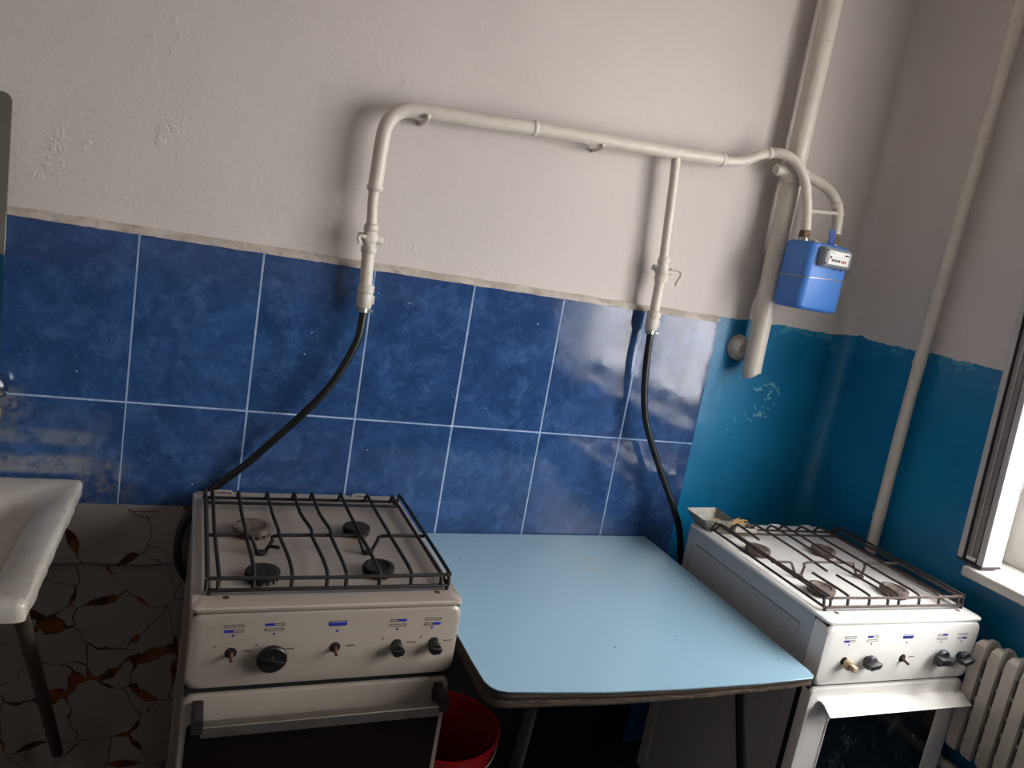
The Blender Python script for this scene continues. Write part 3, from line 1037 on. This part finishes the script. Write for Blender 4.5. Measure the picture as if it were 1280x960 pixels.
def stove(name, label, loc, rotz, kind):
    """gas stove, 50 cm wide; local origin at the back left foot corner"""
    root = thing(name, label, 'stove', loc, rotz, None)
    EN = 'enamel_old' if kind == 0 else 'enamel_white'
    w, d = .5, .555
    # body with sunk side panels
    b_ = new_bm()
    box(b_, .004, w - .004, -d + .036, 0, .05, .8408)
    for s in (-1, 1):
        f = [f for f in b_.faces if abs(f.normal.x - s) < .01 or abs(f.normal.x + s) < .01 and False]
        f = [g for g in b_.faces if abs(g.calc_center_median().x - (.004 if s < 0 else w - .004)) < 1e-4 and len(g.verts) == 4]
        if f:
            r_ = bmesh.ops.inset_region(b_, faces=f[:1], thickness=.052, depth=0)
            r2 = bmesh.ops.inset_region(b_, faces=f[:1], thickness=.008, depth=-.004)
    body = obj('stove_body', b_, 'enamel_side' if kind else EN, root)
    # cooktop: rim, sloped well, floor
    b_ = new_bm()
    cx, cy = w / 2, -d / 2
    def rr(hx_, hy_, r_, z, ox=0, oy=0):
        return [(x, y, z) for x, y in rrect(cx + ox, cy + oy, hx_, hy_, r_, 5)]
    fy = -.0045
    loft(b_, [rr(w / 2 - .003, d / 2 + .0015, .012, .8435, 0, fy), rr(w / 2 + .0005, d / 2 + .0055, .014, .8440, 0, fy), rr(w / 2 + .0005, d / 2 + .0055, .014, .8490, 0, fy), rr(w / 2 - .0025, d / 2 + .0025, .013, .8515, 0, fy),
              rr(w / 2 - .016, d / 2 - .034, .02, .8515, 0, 0), rr(w / 2 - .024, d / 2 - .042, .03, .8495), rr(w / 2 - .040, d / 2 - .058, .035, .8455), rr(w / 2 - .055, d / 2 - .075, .03, .8445)], cap0=True, cap1=True)
    obj('cooktop', b_, EN, root)
    for uu in (.058, .455):
        b_ = new_bm(); lathe(b_, [(.0065, .850), (.0065, .8515), (.004, .852)], (uu, -.526, 0), (0, 0, 1), 12)
        obj('screw', b_, 'rusty_steel', root)
    for uu in ((.066, .40) if kind == 0 else (.30, .42)):
        b_ = new_bm(); tube(b_, smooth_path([(uu - .022, -.012, .850), (uu - .016, -.012, .857), (uu + .016, -.012, .857), (uu + .022, -.012, .850)], 4), .0028, 8)
        obj('lid_hinge', b_, EN, root)
    # control panel
    b_ = new_bm()
    def pr(hx_, z, y0, y1, r_):
        return None
    rings = []
    for y, k_, r_ in ((-d + .032, 0, .004), (-d - .001, 0, .010), (-d - .0065, -.001, .012), (-d - .010, -.003, .014), (-d - .0115, -.008, .016)):
        rings.append([(x, y, z) for x, z in rrect(w / 2, .7685 - kind * .003, w / 2 - .001 + k_, .0730 + kind * .003 + k_, r_ + .008, 5)])
    loft(b_, rings, cap0=True, cap1=True)
    # holes (dark shallow cups) drawn as recessed discs
    panel = obj('control_panel', b_, EN, root)
    yp = -d - .0117
    # printed marks
    zs = .812 if kind == 0 else .806
    for (uu, zz, up_, lo_, sg) in ((KU[0] + .001, zs, 0, -1, False), (KU[1], zs, -1, 0, False), (KU[2], zs, 0, 0, True), (KU[3] - .003, zs - .002, 1, 0, False), (KU[4] - .008, zs - .002, 0, 1, False)):
        b_ = new_bm(); symbol(b_, uu, zz, up_, lo_, sg, y=yp)
        obj('burner_symbol', b_, ['print_blue', 'print_black'], panel, smooth=False)
    for i, uu in enumerate(KU):
        if kind == 0 or i == 2:
            b_ = new_bm(); box(b_, uu + .020, uu + .038, yp - .0003, yp, .7675 - kind * .013, .7692 - kind * .013)
            obj('index_dash', b_, 'print_black', panel, smooth=False)
        if kind == 0 and i != 2:
            b_ = new_bm(); lathe(b_, [(.0018, 0), (.0018, .0003)], (uu - .028, yp, .779), (0, -1, 0), 8)
            obj('index_dot', b_, 'print_black', panel, smooth=False)
    # spindle holes, spindles, knobs
    for i, uu in enumerate(KU):
        zz = .766 if kind == 0 else .752
        b_ = new_bm(); lathe(b_, [(.0105, 0), (.0100, .0006), (.0085, .0008)], (uu, yp + .0003, zz), (0, -1, 0), 18)
        sh = obj('spindle_hole', b_, 'seam_black', panel)
        b_ = new_bm(); lathe(b_, [(.0040, 0), (.0040, .010), (.0030, .011), (.0030, .022)], (uu, yp + .002, zz - .001), (0, -1, -.15), 10)
        obj('spindle', b_, 'rusty_steel', root)
    if kind == 0:
        kn = ((1, .027, .014, (.044, .007, .007), .25, 'black_plastic', 0, -.010), (3, .0125, .018, (.024, .011, .009), 0, 'black_plastic', 0, -.005), (4, .0125, .018, (.024, .011, .009), .15, 'black_plastic', 0, -.005))
    else:
        kn = ((0, .013, .016, (.016, .013, .016), .2, 'beige_plastic', .004, -.002), (1, .0180, .014, (.036, .013, .016), -.15, 'grey_plastic', 0, 0),
              (3, .0225, .014, (.054, .017, .017), .12, 'grey_plastic', 0, .002), (4, .0175, .016, (.036, .013, .016), -.25, 'grey_plastic', 0, 0))
    for (i, r_, dp, bar, rot, mt, du, dz) in kn:
        b_ = new_bm()
        zz = (.766 if kind == 0 else .752) + dz
        knob(b_, KU[i] + du, zz, yp - .006, r_, dp, bar, rot, (.05, -1, -.12) if kind else (0, -1, -.08))
        obj('knob', b_, mt, root)
    # oven door
    y0, y1 = -d + .02, -d - .010
    b_ = new_bm()
    rings = []
    for y, k_, r_ in ((y0, -.002, .012), (y0 - .002, 0, .014), (y1 + .005, 0, .018), (y1 + .001, -.002, .02), (y1, -.007, .022)):
        rings.append([(x, y, z) for x, z in rrect(w / 2, .434, w / 2 - .002 + k_, .2485 + k_, r_, 5)])
    loft(b_, rings, cap0=True, cap1=True)
    door = obj('oven_door', b_, EN, root)
    b_ = new_bm()
    if kind == 0:
        rings = [[(x, y, z) for x, z in rrect(w / 2, .417, .237 + k_, .213 + k_, .010, 4)] for y, k_ in ((y1 + .002, 0), (y1 - .002, 0), (y1 - .0028, -.0015))]
        loft(b_, rings, cap0=True, cap1=True)
        obj('oven_glass', b_, 'oven_glass_dark', door)
        # handle: flat steel strip on two dark brackets
        b_ = new_bm()
        box(b_, .034, .470, -d - .060, -d - .056, .634, .654, .001, 1)
        box(b_, .034, .470, -d - .060, -d - .040, .652, .655, .001, 1)
        hd = obj('door_handle', b_, 'brushed_steel', door)
        for uu in (.022, .468):
            b_ = new_bm()
            rings = [[(x, y, z) for x, z in rrect(uu + .006, .657, .0095, hz, .003, 3)] for y, hz in ((y1 + .001, .018), (-d - .045, .015), (-d - .062, .013))]
            loft(b_, rings, cap0=True, cap1=True)
            obj('handle_bracket', b_, 'sooty_iron', door)
    else:
        # pressed frame, window glass, lip handle
        rings = [[(x, y, z) for x, z in rrect(.252, .449, .176 + k_, .159 + k_, .016, 5)] for y, k_ in ((y1 + .002, .005), (y1 - .002, .004), (y1 - .0028, .002), (y1 - .002, 0), (y1 + .001, 0))]
        loft(b_, rings)
        obj('window_frame', b_, EN, door)
        b_ = new_bm()
        rings = [[(x, y, z) for x, z in rrect(.252, .449, .1765, .1595, .016, 5)] for y in (y1 + .001, y1 - .0015)]
        loft(b_, rings, cap0=True, cap1=True)
        obj('oven_glass', b_, 'oven_glass_smudged', door)
        # bent sheet lip handle
        pr_ = [(y1, .652), (y1 - .010, .6550), (y1 - .020, .6525), (y1 - .032, .6450), (y1 - .042, .6390), (y1 - .045, .6380)]
        th = .0025
        b_ = new_bm()
        ringsL = []
        for uu in (.030, .486):
            ringsL.append([(uu, y, z) for y, z in pr_] + [(uu, y + th, z - th) for y, z in reversed(pr_)])
        loft(b_, ringsL, cap0=True, cap1=True)
        obj('door_handle', b_, EN, door)
    # lower drawer front and feet
    b_ = new_bm()
    rings = [[(x, y, z) for x, z in rrect(w / 2, .115, w / 2 - .003 + k_, .063 + k_, .014, 4)] for y, k_ in ((-d + .02, 0), (-d - .010, 0), (-d - .014, -.005))]
    loft(b_, rings, cap0=True, cap1=True)
    obj('storage_drawer', b_, EN, root)
    for uu in (.03, w - .03):
        for vv in (-.04, -d + .06):
            b_ = new_bm(); lathe(b_, [(.018, 0), (.018, .012), (.012, .02), (.012, .052)], (uu, vv, 0), (0, 0, 1), 14)
            obj('foot', b_, 'seam_black', root)
    # black fill standing in for shade in gaps between body, panel and door
    b_ = new_bm(); box(b_, .0052, w - .0052, -d + .024, -d + .040, .06, .8405); box(b_, .006, w - .006, -d - .004, -.008, .80, .8438); box(b_, .004, w - .004, -d + .001, -d + .03, .60, .70)
    obj('gap_shade_fill', b_, 'seam_black', root, smooth=False)
    # burners
    if kind == 0:
        bs = ((.120, -.232, .041, 'burner_ash', True, 'burner_ash'), (.126, -.446, .033, 'burner_black', False, 'burner_ash'), (.348, -.230, .031, 'burner_black', False, 'burner_ash'), (.356, -.430, .033, 'burner_black', True, 'burner_ash'))
    else:
        bs = ((.090, -.196, .034, 'burner_ash', True, 'burner_ash'), (.108, -.420, .034, 'burner_ash', True, 'burner_ash'), (.326, -.192, .034, 'burner_ash', True, 'burner_ash'), (.341, -.430, .035, 'burner_ash', True, 'burner_ash'))
    for (uu, vv, r_, m1, dish, m2) in bs:
        burner(root, uu, vv, r_, m1, dish, m2)
    # grate of welded rods
    GM = 'sooty_iron' if kind == 0 else 'rusty_iron'
    rr_ = .0039 if kind == 0 else .0034
    ZT, ZL = .886, .8605
    gr = obj('grate', (lambda bb: (tube(bb, [(x, y, ZL) for x, y in rrect(.254, -.290, .226, .226, .008, 3)], rr_, 8, closed=True), bb)[1])(new_bm()), GM, root)
    def rod(nm, pts, sm=2, r=rr_):
        b2 = new_bm(); tube(b2, smooth_path(pts, sm), r, 8); return obj(nm, b2, GM, gr)
    # rear second rail, front upper rail, feet
    rod('cross_bar', [(.028, -.098, ZL + .001), (.480, -.098, ZL + .001)], 1)
    rod('cross_bar', [(.028, -.512, ZT - .004), (.250, -.514, ZT - .005), (.478, -.512, ZT - .004)], 1)
    for (uu, vv) in ((.030, -.064), (.478, -.064), (.030, -.516), (.478, -.516)):
        zf = .852 if vv < -.3 else .852
        rod('grate_foot', [(uu, vv, ZL), (uu, vv, zf)], 1, .004)
    bars = []
    if kind == 0:
        us = ((.100, .004), (.166, .006), (.229, .008), (.268, .005), (.335, .003), (.400, .002))
    else:
        us = ((.095, .0), (.160, .003), (.222, .004), (.262, .0), (.330, .0), (.398, .0))
    def full(u0, u1, kink=0.0):
        m1 = (u0 * .6 + u1 * .4)
        return [(u0, -.068, ZL + .001), (u0, -.082, ZT - .006), (u0, -.098, ZT), (u0, -.21, ZT), (m1 + kink, -.30, ZT), (m1 + kink * .5, -.34, ZT), (u1, -.44, ZT), (u1, -.498, ZT), (u1, -.510, ZT - .006), (u1, -.514, ZL)]
    for i, (uu, du) in enumerate(us):
        if kind == 1 and i == 0:
            rod('bar', [(uu, -.068, ZL), (uu, -.082, ZT - .006), (uu, -.098, ZT), (uu, -.185, ZT - .004)], 3)
            rod('bar', [(uu + .004, -.39, ZT - .001), (uu + .004, -.498, ZT), (uu + .004, -.510, ZT - .006), (uu + .004, -.514, ZL)], 3)
        elif kind == 1 and i == 1:
            rod('bar', [(uu, -.068, ZL), (uu, -.082, ZT - .006), (uu, -.098, ZT), (uu + .002, -.25, ZT), (uu + .006, -.37, ZT - .006)], 3)
            rod('bar', [(uu + .008, -.40, ZT - .002), (uu + .006, -.498, ZT), (uu + .006, -.510, ZT - .006), (uu + .006, -.514, ZL)], 3)
        else:
            rod('bar', full(uu - du, uu + du, .006 if (kind == 0 and i in (2, 3)) else (-.004 if i in (2, 3) else 0)), 3)
    for (a, b, dzz) in ((.024, .024, 0), (.040, .044, -.003), (.463, .464, -.003), (.482, .480, 0)):
        rod('bar', [(a, -.068, ZL), (a, -.082, ZT - .006 + dzz), (a, -.100, ZT + dzz), (a, -.3, ZT + dzz), (b, -.498, ZT + dzz), (b, -.512, ZT - .006 + dzz), (b, -.516, ZL)], 3)
    # middle bar with two V dips down to the plate
    q1, q2 = (.131, .352) if kind == 0 else (.110, .318)
    z0 = .8450
    vb, zb = -.324, ZT - .004
    dips = []
    for qq in (q1, q2):
        dips += [(qq - .030, vb, zb), (qq - .019, vb - .003, zb - .006), (qq - .008, -.336, z0 + .006), (qq, -.338, z0 + .003), (qq + .009, -.336, z0 + .006), (qq + .022, vb - .004, zb - .009), (qq + .034, vb, zb)]
    rod('cross_bar', [(.026, vb, zb)] + dips + [(.480, vb, zb)], 2)
    for qq in (q1, q2):
        b2 = new_bm(); bmesh.ops.create_uvsphere(b2, u_segments=12, v_segments=8, radius=1)
        for v in b2.verts:
            v.co = V((qq + .001 + v.co.x * .013, -.338 + v.co.y * .009, z0 + .005 + v.co.z * .006))
        obj('support_pad', b2, GM, gr)
    if kind == 0:
        rod('bent_stub', [(q1 + .016, -.338, ZT - .022), (q1 + .026, -.345, ZT - .020), (q1 + .034, -.350, ZT - .020)], 2)
    return root

stove('gas_stove', 'grimy gas stove with dark oven glass and black grate, next to the sink', (.1592, -.034, 0), .0183, 0)
stove('gas_stove', 'sunlit white gas stove with framed oven window, in the corner by the radiator', (1.5125, -.1567, 0), -.0231, 1)

# ------------------------------------------------------------------ table
tb = thing('table', 'pale blue laminate table with raw dark edges between the two stoves', 'table', (1.08, -.38, 0))
def T(x, y):
    return (x - 1.08, y + .38)
outl = [(1.466, -.016), (1.462, -.44), (1.4555, -.735), (1.452, -.758), (1.440, -.7675), (1.30, -.7705), (1.11, -.7685), (1.02, -.7645), (.929, -.7595), (.80, -.7455), (.727, -.7365), (.709, -.730), (.698, -.718), (.692, -.700), (.690, -.64), (.690, -.016)]
bm = new_bm(); prism(bm, [T(x, y) for x, y in outl], .7425, .7452, .0008, seg=1)
top = obj('laminate_sheet', bm, 'laminate', tb)
# board below, split in plies, edge ragged, thinner towards the window
dens = []
for i in range(len(outl)):
    a, b = V(outl[i]), V(outl[(i + 1) % len(outl)])
    n_ = max(1, int((b - a).length / .012))
    for j in range(n_):
        dens.append(a.lerp(b, j / n_))
bm = new_bm()
rings = []
cxy = V((1.08, -.39))
for li, (t, ins) in enumerate(((0.0, .003), (.22, .0005), (.40, .002), (.50, .006), (.60, .001), (.85, .0), (1.0, .004))):
    ring = []
    for p2 in dens:
        th = .036 - .018 * max(0, min(1, (p2.x - .69) / .77))
        z = .7425 - th * t + mnoise.noise(V((p2.x * 18, p2.y * 18, li * 3.0))) * .0012 * (1 if li else 0)
        dn = (p2 - cxy).normalized()
        q2 = p2 - dn * (ins + abs(mnoise.noise(V((p2.x * 50, p2.y * 50, li * 5.0)))) * .0035)
        ring.append((*T(q2.x, q2.y), z))
    rings.append(ring)
loft(bm, rings, cap0=True, cap1=True)
obj('tabletop_board', bm, 'chipboard', tb, sharp=60)
for (xa, ya_, xb, yb_) in ((1.305, -.700, 1.462, -.775), (.812, -.690, .712, -.770), (1.40, -.10, 1.462, -.045), (.80, -.10, .725, -.045)):
    bm = new_bm(); tube(bm, [(*T(xa, ya_), .712), (*T(xb, yb_), 0.0)], .0125, 14)
    obj('leg', bm, 'dark_leg_metal', tb)
for yy in (-.70, -.10):
    bm = new_bm(); box(bm, T(.80, 0)[0], T(1.40, 0)[0], T(0, yy)[1] - .006, T(0, yy)[1] + .006, .695, .707)
    obj('apron_rail', bm, 'dark_leg_metal', tb, smooth=False)

# ------------------------------------------------------------------ red bucket with an orange packet
bk = thing('bucket', 'red plastic bucket on the floor under the table', 'bucket', (.822, -.225, 0))
bm = new_bm()
lathe(bm, [(.105, 0.0), (.108, .004), (.143, .288), (.150, .290), (.151, .300), (.146, .302), (.140, .296), (.104, .008), (.001, .008)], (0, 0, 0), (0, 0, 1), 48, cap=False)
f = bm.faces.new([v for v in bm.verts if abs(v.co.z) < 1e-6])
obj('pail', bm, 'bucket_red', bk)
bm = new_bm()
ht = [(.150 * math.cos(a), -.150 * math.sin(a) * .93, .285 - .05 * math.sin(a)) for a in [PI * i / 16 for i in range(17)]]
tube(bm, ht, .0022, 6)
obj('bail_handle', bm, 'zinc_wire', bk)
bm = new_bm()
box(bm, -.055, .055, -.04, .04, -.035, .035, .012, 3)
bmesh.ops.subdivide_edges(bm, edges=bm.edges[:], cuts=2, use_grid_fill=True)
for v in bm.verts:
    v.co += V((mnoise.noise(v.co * 35), mnoise.noise(v.co * 35 + V((5, 0, 0))), mnoise.noise(v.co * 35 + V((0, 5, 0))))) * .012
pk = obj('food_packet', bm, 'packet_orange', loc=(.805, -.235, .062))
pk.rotation_euler = (.15, .1, .4)
tag(pk, 'crumpled orange packet lying inside the red bucket', 'packet')

# ------------------------------------------------------------------ sink
sk = thing('sink', 'white enamel sink with chipped edge on tubular brackets', 'sink', (-.35, -.3065, 0))
bm = new_bm()
cx, cy = 0.0, 0.0
HX, HY = .277, .288
def sr(hx_, hy_, r_, z, oy=0.0, ox=0.0, seg=8):
    return [(x, y, z) for x, y in rrect(ox, oy, hx_, hy_, r_, seg)]
def dens_ring(ring, m_=4):
    out = []
    for i in range(len(ring)):
        a, b = V(ring[i]), V(ring[(i + 1) % len(ring)])
        n_ = 24 if i % 9 == 8 else 1
        for j in range(n_):
            out.append(a.lerp(b, j / n_))
    return out
R0 = [dens_ring(sr(HX - .006, HY - .006, .012, .836)), dens_ring(sr(HX, HY, .014, .832)), dens_ring(sr(HX + .001, HY + .001, .014, .858)), dens_ring(sr(HX - .003, HY - .003, .012, .8645)), dens_ring(sr(HX - .012, HY - .012, .012, .866))]
def wob(p_, a):
    return V((p_.x + mnoise.noise(V((p_.y * 60, p_.z * 20, 1))) * a, p_.y + mnoise.noise(V((p_.x * 60, p_.z * 20, 4))) * a * .6, p_.z + mnoise.noise(V((p_.x * 40, p_.y * 40, 2))) * a * .5))
R0 = [[wob(p_, .004 if i in (1, 2) else .002) for p_ in rg] for i, rg in enumerate(R0)]
bowl = [(.235, .205, .06, .862), (.222, .192, .06, .850), (.205, .178, .07, .800), (.180, .155, .08, .730), (.12, .10, .07, .712), (.03, .03, .028, .708)]
R0 += [dens_ring(sr(a, b, c, z, -.028, -.012)) for a, b, c, z in bowl]
loft(bm, R0, cap1=True)
# underside
R1 = [dens_ring(sr(HX - .006, HY - .006, .012, .836)), dens_ring(sr(.240, .212, .06, .834, -.028, -.012)), dens_ring(sr(.212, .185, .07, .795, -.028, -.012)), dens_ring(sr(.185, .160, .08, .722, -.028, -.012)), dens_ring(sr(.03, .03, .028, .700, -.028, -.012))]
loft(bm, R1, cap1=True)
obj('basin', bm, 'sink', sk, sharp=50)
bm = new_bm(); lathe(bm, [(.030, .709), (.030, .712), (.022, .7125), (.020, .7105)], (-.012, -.028, 0), (0, 0, 1), 20)
obj('drain', bm, 'chrome', sk)
bm = new_bm(); tube(bm, smooth_path([(-.012, -.028, .70), (-.012, -.028, .55), (-.012, .0, .48), (-.012, .06, .50), (-.012, .16, .53), (-.012, .272, .53)], 5), .02, 14)
obj('drain_trap', bm, 'paper_white', sk)
for sx_ in (1, -1):
    bm = new_bm()
    x0_, x1_ = (.255, .266) if sx_ > 0 else (-.255, -.262)
    tube(bm, [(x0_, -.225, .826), (x0_ - .0, -.190, .790), ((x0_ + x1_) / 2, .05, .47), (x1_, .255, .190), (x1_, .272, .170)], .0125, 12)
    tube(bm, [(x0_, -.240, .824), (x0_, .275, .824)], .008, 8)
    obj('bracket', bm, 'pipe_rust_dark', sk)

# wall tap, only its end shows
fc = thing('faucet', 'old chrome wall tap with limescale above the sink', 'tap', (-.30, 0, 1.07))
bm = new_bm()
lathe(bm, [(.030, -.012), (.029, -.016), (.020, -.022), (.014, -.024), (.014, -.050)], (-.075, 0, 0), (0, 1, 0), 18)
lathe(bm, [(.030, -.012), (.029, -.016), (.020, -.022), (.014, -.024), (.014, -.050)], (.020, 0, .0), (0, 1, 0), 18)
tube(bm, [(-.10, -.052, .0), (.045, -.052, .0)], .0155, 16)
obj('tap_body', bm, 'chrome', fc)
for x, s in ((-.10, -1), (.045, 1)):
    bm = new_bm()
    lathe(bm, [(.012, 0), (.014, .004), (.024, .008), (.026, .018), (.024, .026), (.012, .031), (.001, .032)], (x, -.052, 0.004), (s, 0, .25), 14)
    obj('tap_handle', bm, 'chrome', fc)
bm = new_bm()
tube(bm, smooth_path([(-.03, -.055, -.005), (-.03, -.075, .045), (-.03, -.12, .065), (-.03, -.18, .04), (-.03, -.20, -.01)], 5), .008, 12)
obj('spout', bm, 'chrome', fc)
bm = new_bm()
lathe(bm, [(.013, 0), (.016, -.004), (.017, -.030), (.013, -.036)], (.050, -.050, -.036), (0, 0, 1), 12)
tube(bm, [(.046, -.050, -.012), (.050, -.050, -.04)], .008, 10)
obj('end_cap', bm, 'aged_plastic_tan', fc)

# ------------------------------------------------------------------ mirror
mr = thing('wall_mirror', 'frameless mirror with rounded corners hung over the tiles above the sink', 'mirror', (-.50, -.0165, 1.12))
bm = new_bm()
ring = rrect(0, .2765, .253, .2765, .016, 5)
loft(bm, [[(x, .0025, z) for x, z in ring], [(x, -.0005, z) for x, z in ring], [(x * .998, -.0016, (z - .2765) * .998 + .2765) for x, z in ring]], cap0=True, cap1=True)
obj('mirror_glass', bm, 'mirror', mr, sharp=20)
for (x, z) in ((-.15, .553), (.15, .553), (-.15, 0), (.15, 0)):
    bm = new_bm(); box(bm, x - .008, x + .008, -.004, .006, z - .006, z + .006, .001, 1)
    obj('mirror_clip', bm, 'chrome', mr)

# ------------------------------------------------------------------ match tray, drawer and matches on the far stove
tr = thing('match_tray', 'cloudy cracked plastic tray on the back corner of the sunlit stove', 'tray', (1.570, -.185, .8515))
bm = new_bm()
def quad(hx0, hy0, z, jit, ox=0, oy=0):
    return [(x + ox, y + oy, z + jit * mnoise.noise(V((x * 40, y * 40, z * 10)))) for x, y in rrect(0, 0, hx0, hy0, .006, 3)]
loft(bm, [quad(.040, .030, 0, 0), quad(.041, .031, .003, 0), quad(.054, .046, .038, .009, -.008, .008), quad(.0525, .0445, .038, .009, -.008, .008), quad(.0385, .0285, .002, 0)], cap0=True, cap1=True)
obj('tray_shell', bm, 'cloudy_plastic', tr)
db = thing('matchbox_drawer', 'small grey cardboard matchbox drawer leaning against the plastic tray', 'matchbox', (1.652, -.215, .8515), -.10)
bm = new_bm()
hx_, hy_ = .036, .024
loft(bm, [[(x, y, 0) for x, y in rrect(0, 0, hx_, hy_, .001, 1)], [(x, y, .019) for x, y in rrect(0, 0, hx_, hy_, .001, 1)], [(x, y, .019) for x, y in rrect(0, 0, hx_ - .0012, hy_ - .0012, .001, 1)], [(x, y, .0012) for x, y in rrect(0, 0, hx_ - .0012, hy_ - .0012, .001, 1)]], cap0=True, cap1=True)
obj('drawer_shell', bm, 'cardboard', db, smooth=False)
bm = new_bm(); box(bm, -hx_ + .0014, hx_ - .0014, -hy_ + .0014, hy_ - .0014, .0013, .0022)
obj('drawer_lining', bm, 'cardboard_inside', db, smooth=False)
bm = new_bm()
box(bm, -.021, .021, -.001, .001, -.001, .001)
lathe(bm, [(.0008, 0), (.0017, .001), (.0017, .0035), (.0006, .0045)], (.0205, 0, 0), (1, 0, 0), 8, mi=1)
m0 = None
spots = []
for i in range(9):
    spots.append((1.570 + random.uniform(-.018, .018), -.188 + random.uniform(-.012, .012), .8560 + i * .0026, random.uniform(-.5, .5), random.uniform(-.08, .08), 0))
for i in range(9):
    spots.append((1.640 + random.uniform(-.010, .008), -.210 + random.uniform(-.012, .010), .8735 + i * .0016, random.uniform(-.35, .5), random.uniform(.02, .20) * -1, 1))
for (x, y, z, rz, ry, g) in spots:
    if m0 is None:
        m0 = obj('match', bm, ['match_wood', 'match_head'], smooth=False)
        o = m0
    else:
        o = m0.copy(); COL.objects.link(o)
    o.location = (x, y, z)
    o.rotation_euler = (random.uniform(0, 1), ry, rz)
    if g == 0:
        tag(o, 'burnt wooden match heaped in the cloudy plastic tray', 'match', 'matches in the plastic tray')
    else:
        tag(o, 'pale wooden match lying across the grey cardboard matchbox drawer', 'match', 'matches on the matchbox drawer')

# leave nothing selected, tidy
for o in list(bpy.data.objects):
    o.select_set(False)
